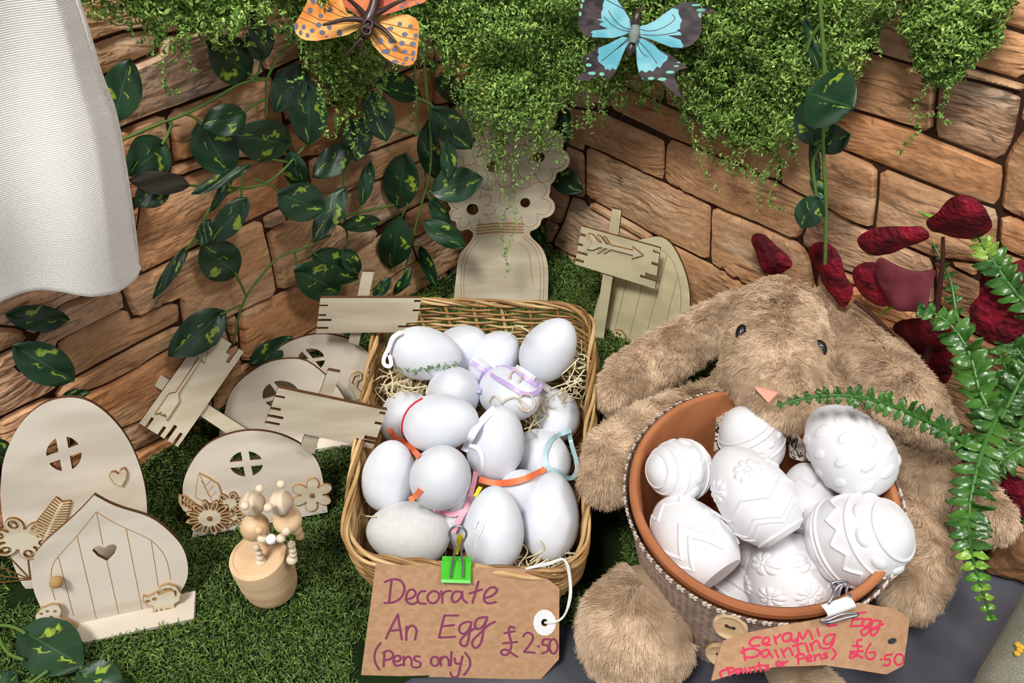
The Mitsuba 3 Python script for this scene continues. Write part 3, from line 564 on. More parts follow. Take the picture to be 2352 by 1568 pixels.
STR = [[(1150, 380), (1163, 450), (1152, 520), (1158, 570), (1166, 632)], [(1178, 380), (1186, 460), (1176, 540), (1160, 590)], [(1210, 330), (1240, 370), (1205, 410), (1180, 430)], [(1100, 330), (1110, 380), (1140, 430), (1160, 440)], [(1270, 300), (1285, 340), (1300, 365), (1270, 372)],
       [(1588, 280), (1596, 330), (1620, 395), (1636, 425), (1656, 440)], [(1760, 400), (1748, 440), (1742, 480)], [(1830, 330), (1790, 400), (1772, 470), (1800, 480)], [(2150, 160), (2120, 220), (2098, 250), (2108, 290), (2092, 320), (2062, 352)], [(2165, 170), (2170, 230), (2155, 262), (2184, 280)], [(2110, 270), (2150, 262)],
       [(375, 70), (378, 130), (374, 165), (385, 205), (400, 212), (412, 202)], [(345, 60), (352, 95), (345, 120), (362, 124)], [(420, 100), (440, 150), (452, 162)], [(395, 90), (400, 140)], [(700, 150), (690, 180), (664, 190)], [(735, 200), (742, 262), (748, 310), (770, 315)], [(790, 260), (805, 320), (825, 352), (832, 360)], [(815, 250), (820, 300), (812, 340)], [(850, 230), (868, 268)], [(875, 190), (870, 230), (880, 265)],
       [(960, 190), (958, 222), (948, 262), (945, 300)], [(1030, 180), (1045, 232), (1052, 246)], [(1380, 255), (1330, 292), (1318, 290)], [(1345, 260), (1362, 300)], [(1420, 240), (1452, 236), (1485, 228)], [(1500, 215), (1515, 262)], [(1700, 390), (1735, 420)], [(640, 60), (630, 85)], [(240, 20), (222, 40)], [(255, 12), (272, 40)], [(690, 80), (705, 100), (700, 135)]]
SP = []
for q in STR:
    s = spline(A(*q), max(4, int(sum(np.linalg.norm(np.diff(A(*q), axis=0), axis=1)) / 3.2)))
    for u, v in s: SP.append(moss_point(u + rg.normal(0, 2.2), v + rg.normal(0, 2), 0.05))
SP = A(*SP)
# tufts that hang off the lower edge
tuf = []
for q in MOSS:
    q = [w for w in q if w[1] > 0]
    for _ in range(240):
        i = rg.integers(0, len(q) - 1); t = rg.uniform(); u, v = A(*q[i]) * (1 - t) + A(*q[i + 1]) * t
        o = rg.uniform(0.02, 0.05); ln = rg.uniform(8, 48); dx = rg.normal(0, 6)
        for s in np.arange(0, ln, 3.5): tuf.append(moss_point(u + dx * s / ln + rg.normal(0, 1.5), v - 6 + s, o))
SP = np.vstack([SP, A(*tuf)])
V2, F2, C2 = strips(SP, rg, (0.0035, 0.0065), (0.0009, 0.0017), (2.0, 4.6), 0.4, greens(rg, len(SP), (70, 112, 38), (150, 190, 96)))
single('hanging_moss', trimesh.Trimesh(np.vstack([V, V2]), np.vstack([Fc, F2 + len(V)]), process=False), 'moss_green', 'curly green artificial moss hanging over the top of both stone walls', 'moss', color=np.vstack([C, C2]), kind='stuff')
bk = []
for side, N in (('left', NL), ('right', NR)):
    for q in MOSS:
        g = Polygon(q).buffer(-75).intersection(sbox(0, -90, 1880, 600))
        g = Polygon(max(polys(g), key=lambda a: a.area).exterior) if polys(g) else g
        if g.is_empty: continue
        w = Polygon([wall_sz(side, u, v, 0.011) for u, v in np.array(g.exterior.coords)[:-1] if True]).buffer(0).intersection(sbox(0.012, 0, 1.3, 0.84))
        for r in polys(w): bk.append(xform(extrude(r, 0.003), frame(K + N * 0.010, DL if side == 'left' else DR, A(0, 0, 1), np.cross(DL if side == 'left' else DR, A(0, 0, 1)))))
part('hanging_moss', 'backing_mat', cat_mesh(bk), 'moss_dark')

# ---------------------------------------------------------------- artificial grass
rg = np.random.default_rng(5)
edge_px = [(-260, 1800), (300, 1780), (860, 1600), (1180, 1512), (1320, 1440), (1450, 1345), (1900, 1270), (2220, 1282), (2420, 1340), (2600, 1300)]
front = [on_floor(u, v)[:2] for u, v in edge_px]
ward = [(K + DR * 1.2)[:2], K[:2], (K + DL * 1.2)[:2]]
turf = Polygon([tuple(q) for q in front] + [tuple(q) for q in ward]).buffer(0)
turf = turf.intersection(Polygon([tuple(q) for q in ward])).buffer(-0.004)
def turf_height(x, y):
    p = np.stack([x - K[0], y - K[1]], -1); dl = p @ NL[:2]; dr_ = p @ NR[:2]
    hl = 0.030 * np.exp(-np.maximum(dl, 0) / 0.022) * sstep_np(0.05, 0.3, p @ DL[:2]) + 0.016 * np.exp(-np.maximum(dl, 0) / 0.03); hr = 0.02 * np.exp(-np.maximum(dr_, 0) / 0.03)
    return 0.002 + hl + hr + 0.004 * meshkit.fbm(np.stack([x * 22, y * 22, x * 0], -1), 2)
def sstep_np(a, b, x): t = np.clip((x - a) / (b - a), 0, 1); return t * t * (3 - 2 * t)
x0, y0, x1, y1 = turf.bounds
c = np.c_[rg.uniform(x0, x1, 640000), rg.uniform(y0, y1, 640000)]
c = c[shapely.contains_xy(turf, c[:, 0], c[:, 1])]
uvp = proj(np.c_[c, np.full(len(c), 0.01)])
vis = (uvp[:, 0] > -120) & (uvp[:, 0] < 2480) & (uvp[:, 1] < 1680)
hid = sbox(-0.085, 0.345, 0.10, 0.57); vis &= ~shapely.contains_xy(hid, c[:, 0], c[:, 1])
vis &= ~shapely.contains_xy(Point(0.185, 0.345).buffer(0.07), c[:, 0], c[:, 1])
for q in FOOT + [Polygon([tuple(on_floor(u, v)[:2]) for u, v in ((812, 1480), (1292, 1480), (1292, 1600), (812, 1600))]), Point(*on_floor(632, 1345)[:2]).buffer(0.022)]: vis &= ~shapely.contains_xy(q, c[:, 0], c[:, 1])
c = c[vis]; print('blades', len(c))
P = np.c_[c, turf_height(c[:, 0], c[:, 1])]
tone = meshkit.fbm(np.c_[c * 14, np.zeros(len(c))], 3)[:, None]
col = greens(rg, len(P), (44, 66, 28), (112, 138, 62), 1.2) * (0.75 + 0.5 * tone)
V, Fc, C = strips(P, rg, (0.005, 0.0095), (0.0008, 0.0014), (0.8, 3.2), -0.7, col, seg=2, outdir=A(0, 0, 0.3))
single('grass_mat', trimesh.Trimesh(V, Fc, process=False), 'moss_green', 'dark green artificial grass mat covering the display shelf', 'artificial grass', color=C, kind='stuff')
gx, gy = np.meshgrid(np.linspace(x0, x1, 130), np.linspace(y0, y1, 130)); tri = Delaunay(np.c_[gx.ravel(), gy.ravel()]).simplices; gp = np.c_[gx.ravel(), gy.ravel()]
cen = gp[tri].mean(1); tri = tri[shapely.contains_xy(turf, cen[:, 0], cen[:, 1])]
mat('turf_base', rgb(26, 40, 16), 0.95, 0.1)
tm = trimesh.Trimesh(np.c_[gp, turf_height(gp[:, 0], gp[:, 1]) - 0.0012], tri, process=False); tm.remove_unreferenced_vertices(); part('grass_mat', 'backing', tm, 'turf_base', True)

# ---------------------------------------------------------------- variegated ivy vines
def leaf_tex(p, n, uv):
    x, y = uv.x, uv.y      # across -1..1, along 0..1
    j = (noise(p.x * 260, p.y * 260, p.z * 260) - 0.5) * 0.34; j2 = (noise(p.x * 90 + 9, p.y * 90, p.z * 90) - 0.5) * 0.25
    base = mix(lin(16, 42, 24), lin(34, 70, 42), fbm(p.x * 50, p.y * 50, p.z * 50, 2))
    vein = sstep(0.05, 0.015, dr.abs(x)) * 0.5 + sstep(0.05, 0.01, dr.abs(dr.abs(dr.sin(y * 17 - dr.abs(x) * 5)) * 0.3)) * 0.12
    base = mix(base, lin(64, 104, 56), vein)
    s1 = sstep(0.14, 0.05, dr.abs(x * 0.6 + 0.32 + (y - 0.35) * 0.9 + j)) * sstep(0.13, 0.08, dr.abs(y - 0.36 + j2 * 0.8))
    s2 = sstep(0.07, 0.025, dr.abs(x - 0.14 - (0.9 - y) * 0.25 + j * 0.7)) * sstep(0.19, 0.13, dr.abs(y - 0.78 + j2))
    s3 = sstep(0.05, 0.02, dr.abs(x * 0.8 - 0.3 + (y - 0.3) * 1.4 + j)) * sstep(0.08, 0.05, dr.abs(y - 0.34 + j2))
    rag = sstep(0.22, 0.46, noise(p.x * 430, p.y * 430, p.z * 430) * 0.6 + noise(p.x * 170 + 5, p.y * 170, p.z * 170) * 0.4)
    return mix(base, lin(146, 172, 54), dr.clip(s1 + s2 + s3, 0, 1) * 0.85 * rag)
scene['ivy_leaf'] = {'type': 'twosided', 'bsdf': {'type': 'principled', 'base_color': mikit.proc(leaf_tex), 'roughness': 0.38, 'specular': 0.5}}
mat('ivy_stem', rgb(82, 112, 48), 0.55, 0.4)
mat('leaf_underside', rgb(66, 62, 54), 0.7, 0.3)
def leaf_mesh(B, Tp, width, N, bend=0.12, fold=0.22, roll=0.0, nt=13, ns=9, shape=0.62):
    ax = Tp - B; L = np.linalg.norm(ax); ax = ax / L; N = unit(N - ax * (N @ ax)); S = np.cross(ax, N)
    if roll: N, S = N * math.cos(roll) + S * math.sin(roll), S * math.cos(roll) - N * math.sin(roll)
    t = np.linspace(0, 1, nt); s = np.linspace(-1, 1, ns)
    w = np.power(np.maximum(t, 0), shape) * np.power(np.maximum(1 - t, 0), 0.78) ; w = w / w.max(); w = np.maximum(w, 0.015)
    P = np.zeros((nt, ns, 3)); UV = np.zeros((nt, ns, 2))
    for i in range(nt):
        for j in range(ns):
            back = 0.10 * (1 - t[i]) ** 4 * abs(s[j])
            P[i, j] = B + ax * L * (t[i] - back) + S * s[j] * w[i] * width / 2 + N * (L * bend * (t[i] * (1 - t[i]) * 4 * 0.5 - t[i] ** 3 * 0.4) + fold * width / 2 * w[i] * (abs(s[j]) - 0.8 * s[j] ** 2 * 0.6) + 0.0012 * math.sin(9 * t[i] + 4 * s[j] + B[0] * 200))
            UV[i, j] = s[j], t[i]
    m = solid_grid(P, 0.0005); return m, np.vstack([UV.reshape(-1, 2)] * 2)
rgl = np.random.default_rng(3)
def surf(mode, u, v):
    kind, o = mode
    if kind == 'L': return on_plane(u, v, K + NL * o, NL), NL
    if kind == 'R': return on_plane(u, v, K + NR * o, NR), NR
    if kind == 'Y': return on_plane(u, v, A(0, o, 0), A(0, -1, 0.0)), unit(A(0.1, -1, 0.3))
    if kind == 'Z': return on_floor(u, v, o), unit(A(0, -0.3, 1))
def vine(label, leaves, stems, mode, smode=None, r=0.0011):
    k = thing('ivy_vine', label, 'vine')
    for q in stems:
        md = smode or mode
        if isinstance(q[0], str): md = (q[0], q[1]); q = q[2]
        p = [surf(md, u, v)[0] for u, v in q]; n = max(8, 5 * len(p)); part(k, 'stem', tube(spline(p, n), r, 6), 'ivy_stem', True)
    for q in leaves:
        b, t, w = q[:3]; md = q[3] if len(q) > 3 else mode; mt = q[4] if len(q) > 4 else 'ivy_leaf'
        d = rgl.uniform(-0.008, 0.008); md = (md[0], md[1] + d)
        B, N = surf(md, *b); Tp, _ = surf((md[0], md[1] + rgl.uniform(-0.006, 0.012)), *t); dep = (B - CAM) @ FW
        tocam = unit(CAM - B)
        m, uv = leaf_mesh(B, Tp, w * dep / FPX, unit(tocam + 0.35 * N + rgl.normal(0, 0.16, 3)), bend=rgl.uniform(-0.06, 0.16), fold=rgl.uniform(0.05, 0.3))
        part(k, 'leaf', m, mt, True, uv=uv)
    return k
YV = ('Y', 0.685)
LV = [((263, 267), (299, 135), 84), ((568, 168), (476, 95), 102), ((600, 132), (594, 42), 64), ((558, 266), (462, 290), 70), ((464, 289), (530, 402), 106), ((657, 326), (533, 310), 98), ((706, 197), (710, 335), 88), ((690, 158), (630, 257), 74),
      ((372, 332), (296, 402), 104), ((380, 425), (312, 470), 62), ((452, 440), (578, 378), 28), ((537, 374), (485, 488), 26), ((560, 462), (484, 558), 60), ((480, 508), (460, 566), 34), ((540, 626), (460, 563), 94), ((426, 574), (351, 686), 28),
      ((688, 425), (668, 346), 56), ((646, 447), (746, 482), 98), ((800, 342), (719, 406), 62), ((850, 378), (830, 472), 34), ((788, 440), (720, 554), 54), ((876, 184), (968, 222), 62), ((852, 218), (888, 324), 76), ((822, 276), (816, 370), 72), ((790, 516), (878, 508), 40),
      ((728, 588), (822, 640), 82), ((790, 575), (824, 632), 44), ((684, 622), (782, 672), 90), ((968, 572), (1003, 662), 30), ((861, 677), (898, 638), 30), ((908, 672), (946, 616), 26), ((506, 722), (389, 818), 86), ((580, 832), (672, 774), 56),
      ((24, 722), (162, 736), 64), ((42, 800), (172, 876), 92), ((150, 907), (208, 900), 24), ((-25, 1010), (20, 1060), 50), ((300, 478), (318, 452), 22)]
LV += [((930, 362), (913, 480), 84, YV), ((1000, 436), (1110, 409), 78, YV), ((1031, 330), (1030, 417), 40, ('Y', 0.668)), ((983, 294), (998, 413), 60, ('Y', 0.70)), ((998, 254), (1082, 342), 74, YV), ((1006, 184), (1084, 234), 58, ('L', 0.03)), ((917, 508), (896, 620), 78, YV), ((980, 512), (1070, 568), 52, YV), ((991, 460), (1034, 530), 38, ('Y', 0.70))]
LV += [((425, 425), (296, 412), 54, ('L', 0.045), 'leaf_underside')]
SV = [[(250, 335), (362, 286), (425, 262), (500, 222), (560, 190), (612, 183)], [(612, 184), (640, 130), (690, 70)], [(600, 132), (594, 165), (575, 186)], [(612, 184), (612, 225), (612, 272)], [(612, 228), (575, 245), (556, 264)], [(568, 168), (590, 178), (612, 184)], [(425, 262), (450, 272), (464, 290)], [(395, 280), (385, 310), (372, 332)], [(690, 70), (708, 130), (706, 198)],
      [(710, 325), (680, 358), (640, 400), (600, 424), (550, 432), (500, 430), (425, 425)], [(556, 392), (556, 430), (553, 462)], [(585, 412), (630, 430), (646, 446)], [(620, 365), (660, 372)], [(556, 430), (500, 460), (470, 500), (440, 560), (426, 574)], [(760, 540), (722, 555), (690, 572), (640, 592), (595, 640), (566, 680), (545, 740), (538, 790)], [(566, 680), (552, 650), (540, 626)], [(552, 700), (520, 716), (506, 722)], [(676, 578), (684, 622)], [(705, 566), (728, 588)],
      [(800, 345), (790, 400), (788, 440), (790, 480), (800, 560)], [(785, 500), (820, 488), (870, 478), (905, 470)], [(830, 488), (832, 470)],
      ('Y', 0.69, [(972, 120), (982, 230), (990, 330), (985, 410), (968, 470), (950, 540), (930, 620), (924, 640)]), ('Y', 0.69, [(952, 150), (958, 240), (962, 310)]), ('Y', 0.69, [(955, 225), (990, 240), (1000, 256)]), ('Y', 0.69, [(985, 440), (1000, 436), (1060, 422)]), ('Y', 0.69, [(962, 310), (930, 300), (905, 292)]), ('Y', 0.69, [(940, 440), (935, 470), (917, 508)]), ('Y', 0.69, [(980, 440), (991, 460)])]
vine('long variegated ivy vine with many dark leaves spread over the left stone wall', LV, SV, ('L', 0.026))
vine('few ivy leaves half hidden behind the flower cut-out, at the back corner', [((1300, 255), (1283, 366), 42), ((1272, 398), (1338, 442), 56), ((1232, 498), (1246, 568), 36)], [[(1300, 200), (1300, 255), (1285, 330), (1272, 398), (1240, 470), (1232, 498)]], ('R', 0.03))
vine('ivy vine with a long bare stem hanging alone in front of the right wall', [((1862, 215), (1962, 248), 140, ('R', 0.115)), ((1868, 326), (1848, 226), 66), ((1878, 328), (1953, 308), 72), ((1866, 312), (1878, 462), 24), ((1878, 456), (1838, 523), 66), ((1868, 408), (1897, 460), 32), ((1852, 50), (1882, 165), 26)],
     [[(1880, -40), (1888, 70), (1893, 160), (1892, 250), (1890, 320), (1894, 400), (1897, 490), (1895, 606)], [(1890, 50), (1862, 90), (1853, 120)], [(1890, 320), (1870, 330)], [(1893, 345), (1882, 330)], [(1888, 330), (1868, 370), (1870, 410), (1876, 456)]], ('R', 0.10), r=0.0015)
vine('ivy sprig with shiny leaves lying on the grass in the bottom left corner', [((58, 1452), (192, 1530), 118), ((188, 1545), (282, 1580), 80), ((-10, 1580), (40, 1548), 60)], [[(-20, 1436), (25, 1438), (58, 1454)], [(-10, 1440), (20, 1500), (54, 1514)], [(185, 1532), (200, 1560), (210, 1590)], [(60, 1575), (110, 1540)]], ('Z', 0.024), r=0.0014)

# ---------------------------------------------------------------- butterflies
wing_orange_col = mikit.proc(lambda p, n, uv: mix(lin(216, 130, 48), lin(232, 176, 98), sstep(0.35, 0.65, fbm(p.x * 70, p.y * 70, p.z * 70, 3))))
mat('wing_orange', wing_orange_col, 0.55, 0.3); mat('wing_red', col2((176, 84, 62), (216, 122, 78), 80, 80, 80), 0.6, 0.3)
mat('wing_spot', rgb(96, 100, 118), 0.6, 0.3); mat('wing_vein', rgb(150, 92, 40), 0.7, 0.2); mat('insect_body', rgb(58, 40, 38), 0.35, 0.5)
mat('wing_black', col2((26, 24, 28), (72, 58, 60), 90, 30, 160), 0.5, 0.3); mat('wing_cyan', col2((86, 164, 180), (132, 194, 204), 60, 60, 60), 0.55, 0.3); mat('wing_mint', rgb(116, 186, 160), 0.6, 0.3); mat('body_grey', rgb(128, 138, 132), 0.8, 0.2)
def bug(F, x0, scale, body_px):
    bp = A(*F.px([(x0 + a / scale, b / scale) for a, b in body_px]))
    ax = unit(bp[-1] - bp[0]); c = bp.mean(0)
    def lift(m, z0, kk):      # each wing tilts up away from the body
        q = np.asarray(m.vertices); side = (q[:, 0] - c[0]) * -ax[1] + (q[:, 1] - c[1]) * ax[0]
        m.vertices[:, 2] += np.abs(side) * kk; return xform(m, F.M())
    def P(pts): return Polygon(F.px([(x0 + a / scale, b / scale) for a, b in pts])).buffer(0)
    def L(pts): return LineString(F.px([(x0 + a / scale, b / scale) for a, b in pts]))
    def W(pts, z): return [F.w((x0 + a / scale, b / scale), zz) for (a, b), zz in zip(pts, np.broadcast_to(z, len(pts)))]
    return lift, P, L, W
def sub(kw, name, m, lift, kk, mt):
    if m is not None: scene[part_key(kw, name)] = mikit.ply(lift(m, 0, kk), mt)
def ell(cx, cy, rx, ry): return [(cx + rx * math.cos(t), cy + ry * math.sin(t)) for t in np.linspace(0, 2 * np.pi, 14, endpoint=False)]
F = Flat(moss_point(850, 60, 0.085), (0.12, -1), 30); sc = 6.5333
k = thing('butterfly', 'orange butterfly with grey spots, upside down on the moss', 'butterfly')
body = [(1340, -120), (1310, 60), (1270, 200), (1230, 300), (1190, 430), (1140, 570)]
lift, P, L, W = bug(F, 660, sc, body)
wings = [[(420, -60), (350, -20), (250, 190), (200, 280), (120, 400), (150, 530), (220, 595), (300, 625), (450, 630), (700, 580), (900, 535), (1060, 450), (1120, 380), (1180, 330), (900, 200), (820, 0), (800, -60)],
         [(790, -160), (850, 100), (1000, 210), (1180, 320), (1270, 150), (1230, -160)], [(1290, 240), (1420, 240), (1650, 180), (1800, 130), (2050, 60), (2150, -20), (2000, -160), (1400, -160), (1330, 100)],
         [(1240, 340), (1440, 240), (1800, 230), (1930, 290), (1975, 380), (1975, 600), (1940, 900), (1880, 985), (1780, 1005), (1600, 960), (1450, 860), (1300, 700), (1240, 590), (1215, 480)]]
sp = [[(405, 50, 32, 45), (360, 185, 38, 45), (515, 120, 25, 30), (515, 260, 35, 35), (655, 165, 35, 45), (485, 395, 42, 40), (640, 410, 35, 55), (535, 505, 45, 35), (390, 480, 35, 35), (220, 515, 25, 40), (265, 430, 30, 40), (155, 420, 30, 55), (320, 550, 30, 35), (790, 505, 40, 50), (600, 565, 30, 18)], [(760, 0, 30, 25)], [(1720, 125, 35, 18), (1760, 60, 30, 22), (1950, 70, 35, 12), (1880, 10, 40, 16)],
      [(1690, 375, 35, 35), (1850, 415, 35, 30), (1765, 530, 45, 35), (1550, 440, 45, 30), (1930, 555, 38, 40), (1560, 625, 45, 45), (1720, 665, 45, 40), (1885, 680, 48, 38), (1400, 625, 40, 55), (1620, 750, 45, 45), (1480, 785, 70, 38), (1765, 790, 40, 35), (1890, 815, 35, 40), (1790, 895, 35, 33), (1620, 940, 55, 30), (1745, 970, 30, 22), (1885, 905, 22, 36)]]
vn = [[[(250, 190), (500, 320), (800, 335), (1100, 330)], [(330, 10), (560, 140), (780, 250), (1080, 310)], [(210, 290), (480, 400), (1000, 350)], [(470, 0), (700, 110), (900, 240)]], [[(900, -50), (1130, 280)]], [[(1400, 200), (1700, 60), (2000, 0)]],
      [[(1330, 330), (1700, 420), (1960, 470)], [(1330, 350), (1700, 560), (1950, 620)], [(1300, 400), (1600, 640), (1930, 730)], [(1270, 480), (1500, 740), (1910, 860)], [(1250, 540), (1450, 800), (1790, 940)]]]
for i, w in enumerate(wings):
    g = P(w); kw = part(k, 'wing', lift(extrude(g, 0.0007, 0.0), 0, 0.12), 'wing_red' if i in (1, 2) else 'wing_orange')
    sub(kw, 'spots', extrude(unary_union([P(ell(*s)) for s in sp[i]]).intersection(g), 0.00015, 0.0007), lift, 0.12, 'wing_spot')
    sub(kw, 'veins', extrude(unary_union([L(q).buffer(0.0004) for q in vn[i]]).intersection(g), 0.0001, 0.0007), lift, 0.12, 'wing_vein')
part(k, 'body', tube(spline(W(body, 0.006), 24), np.interp(np.linspace(0, 1, 24), [0, .3, .5, .75, .9, 1], [.0035, .0042, .0052, .0056, .005, .003]), 12), 'insect_body', True)
for q in ((1215, 362), (1188, 455)): part(k, 'eye', xform(trimesh.creation.torus(0.0032, 0.0011, 16, 8), frame(W([q], 0.0125)[0], F.ex, F.ey, F.ez)), 'insect_body', True)
for q in ([(1180, 250), (1050, 100), (930, 0), (860, -60)], [(1180, 310), (950, 285), (700, 330), (540, 372)], [(1260, 330), (1420, 420), (1630, 632)], [(1300, 220), (1450, 150), (1600, 60), (1800, -20)]):
    part(k, 'leg', tube(spline(W(q, np.linspace(0.006, 0.016, len(q))), 14), np.linspace(0.0024, 0.001, 14), 7), 'insect_body', True)
for q in ([(1120, 570), (980, 720), (880, 830)], [(1130, 580), (1115, 700), (1122, 830)]): part(k, 'antenna', tube(spline(W(q, [0.006, 0.004, 0.002]), 10), np.linspace(0.0016, 0.0008, 10), 6), 'insect_body', True)
F = Flat(moss_point(1460, 90, 0.085), (0.0, -1), 30)
k = thing('butterfly', 'turquoise and black swallowtail butterfly on the moss', 'butterfly')
body = [(1090, 130), (1060, 260), (1035, 400), (1000, 640), (945, 850)]
lift, P, L, W = bug(F, 1300, sc, body)
wings = [[(740, -20), (880, 150), (960, 280), (1000, 430), (980, 500), (840, 548), (700, 585), (370, 582), (260, 550), (200, 470), (160, 380), (190, 150), (200, -60), (640, -90)],
         [(1060, 400), (1200, 370), (1330, 310), (1480, 200), (1600, 110), (1750, 55), (1950, 60), (2080, 110), (2170, 200), (2150, 235), (2030, 230), (2000, 320), (2000, 500), (1960, 600), (1840, 710), (1720, 745), (1560, 730), (1400, 660), (1250, 600), (1120, 565), (1050, 500)],
         [(985, 560), (840, 550), (620, 670), (470, 720), (330, 810), (225, 910), (260, 1000), (300, 1070), (130, 1180), (200, 1220), (300, 1220), (440, 1170), (560, 1150), (600, 1215), (700, 1150), (760, 1060), (830, 880), (900, 720), (985, 640)],
         [(1010, 650), (1040, 550), (1160, 580), (1300, 650), (1380, 750), (1550, 840), (1700, 950), (1790, 1030), (1640, 1080), (1600, 1150), (1650, 1300), (1710, 1490), (1600, 1420), (1500, 1320), (1430, 1230), (1330, 1200), (1220, 1215), (1150, 1220), (1090, 1120), (1060, 980), (1045, 850), (1050, 740)]]
cy = [[(720, -40), (860, 150), (950, 290), (975, 430), (960, 490), (840, 542), (700, 580), (385, 577), (375, 545), (400, 530), (360, 510), (385, 480), (620, 445), (490, 390), (500, 365), (560, 345), (445, 308), (525, 300), (515, 210), (545, 150), (540, 90), (565, 20), (575, -50)],
      [(1070, 405), (1200, 378), (1330, 318), (1480, 208), (1580, 138), (1665, 160), (1670, 230), (1720, 335), (1690, 380), (1690, 450), (1630, 480), (1700, 510), (1705, 548), (1500, 545), (1700, 620), (1710, 660), (1740, 700), (1715, 738), (1560, 724), (1250, 592), (1120, 556), (1060, 500)],
      [(970, 570), (840, 558), (640, 662), (480, 735), (465, 800), (490, 830), (462, 870), (480, 935), (560, 1000), (590, 1060), (620, 1040), (650, 1070), (690, 1030), (745, 1055), (780, 980), (830, 860), (890, 720), (970, 630)],
      [(1025, 650), (1060, 565), (1160, 592), (1300, 680), (1400, 780), (1515, 860), (1500, 910), (1440, 960), (1400, 1030), (1350, 1010), (1290, 1085), (1240, 1060), (1190, 1100), (1130, 1060), (1088, 1090), (1060, 960), (1055, 760)]]
mint = [[(240, 20, 28, 48), (220, 120, 18, 38), (200, 238, 22, 34)], [(1930, 105, 75, 18), (1990, 180, 65, 25), (1975, 255, 25, 40)], [(330, 990, 45, 26), (380, 1110, 60, 26), (530, 1120, 40, 28), (315, 895, 18, 14)], [(1540, 1095, 65, 24), (1265, 1185, 50, 24), (1425, 1200, 65, 26), (1630, 1008, 40, 14), (1665, 955, 30, 10), (1125, 1195, 20, 24)]]
vn = [[[(980, 440), (880, 430), (760, 350), (680, 260), (630, 180)], [(870, 150), (740, 90), (600, 20)], [(960, 480), (780, 440), (650, 360), (560, 270)]], [[(1090, 440), (1250, 475), (1420, 440), (1560, 360), (1620, 290), (1580, 240)], [(1090, 520), (1400, 540), (1640, 500)]], [[(950, 560), (800, 700), (520, 930)], [(940, 600), (760, 740)]], [[(1050, 590), (1200, 750), (1350, 960)], [(1060, 600), (1120, 780), (1200, 860)]]]
for i, w in enumerate(wings):
    g = P(w); kw = part(k, 'wing', lift(extrude(g, 0.0007, 0.0), 0, 0.14), 'wing_black')
    gc = P(cy[i]).intersection(g)
    sub(kw, 'blue_field', extrude(gc, 0.00015, 0.0007), lift, 0.14, 'wing_cyan')
    sub(kw, 'pale_spots', extrude(unary_union([P(ell(*s)) for s in mint[i]]).intersection(g), 0.00015, 0.0007), lift, 0.14, 'wing_mint')
    sub(kw, 'veins', extrude(unary_union([L(spline(A(*q), 12)).buffer(0.0003) for q in vn[i]]).intersection(g), 0.0001, 0.00085), lift, 0.14, 'wing_black')
part(k, 'head', tube(spline(W(body[:3], 0.004), 12), np.interp(np.linspace(0, 1, 12), [0, .3, .6, 1], [.0012, .0036, .0042, .003]), 10), 'insect_body', True)
part(k, 'body', tube(spline(W([(1040, 380), (1025, 520), (1000, 650)], 0.005), 14), np.interp(np.linspace(0, 1, 14), [0, .5, 1], [.0032, .0046, .003]), 10), 'body_grey', True)
part(k, 'abdomen', tube(spline(W([(1000, 640), (970, 740), (945, 850)], 0.002), 12), np.interp(np.linspace(0, 1, 12), [0, .5, 1], [.003, .0036, .0018]), 10), 'insect_body', True)
for q in ([(1085, 150), (1180, 140), (1310, 90)], [(1080, 150), (1110, 80), (1080, -20)]): part(k, 'antenna', tube(spline(W(q, 0.004), 8), 0.0007, 6), 'insect_body', True)
# ---------------------------------------------------------------- wicker basket
WICK = []
for i, (a, b) in enumerate([((158, 122, 76), (190, 154, 104)), ((138, 100, 58), (172, 130, 82)), ((178, 144, 96), (208, 176, 126)), ((112, 80, 48), (150, 112, 70))]):
    WICK.append(mat(f'wicker_{"abcd"[i]}', col2(a, b, 40, 40, 90, 3), 0.5, 0.35))
RS = 0.1045; RN = unit(A(0, -RS, 1)); RP = A(0, 0.32, 0.085)
rim_px = [(783, 1282), (1342, 1328), (1362, 705), (874, 690)]
rim = A(*[on_plane(u, v, RP, RN) for u, v in rim_px]); base = A(on_floor(846, 1372), on_floor(1300, 1384), A(0.092, 0.555, 0.012), A(-0.092, 0.555, 0.012))
base[:, 2] = [0.004, 0.004, 0.012, 0.012]
def loop(c4, r, n=180):
    g = Polygon(c4[:, :2]).buffer(-r).buffer(r, 8); e = g.exterior; L = e.length
    st = e.project(Point(*c4[3][:2])); P = A(*[e.interpolate((st + L * i / n) % L).coords[0] for i in range(n)])
    # height: plane through the four corners
    Mx = np.c_[c4[:, :2], np.ones(4)]; co = np.linalg.lstsq(Mx, c4[:, 2], rcond=None)[0]
    return np.c_[P, P @ co[:2] + co[2]]
NS = 32
LB, LT = loop(base, 0.03), loop(rim, 0.032)
def blp(i, h):      # a point on the basket's wall; h 0 at the floor, 1 at the rim
    i = i % 180; i0 = int(i); f = i - i0; a = LB[i0] * (1 - f) + LB[(i0 + 1) % 180] * f; b = LT[i0] * (1 - f) + LT[(i0 + 1) % 180] * f
    p = a * (1 - h) + b * h; c = (LB.mean(0) * (1 - h) + LT.mean(0) * h); o = p - c; o[2] = 0
    return p + unit(o) * 0.006 * math.sin(math.pi * h), unit(o)
rb = np.random.default_rng(21)
k_basket = thing('wicker_basket', 'rectangular wicker basket full of plain white eggs in the middle of the display', 'basket')
ROWS = 29
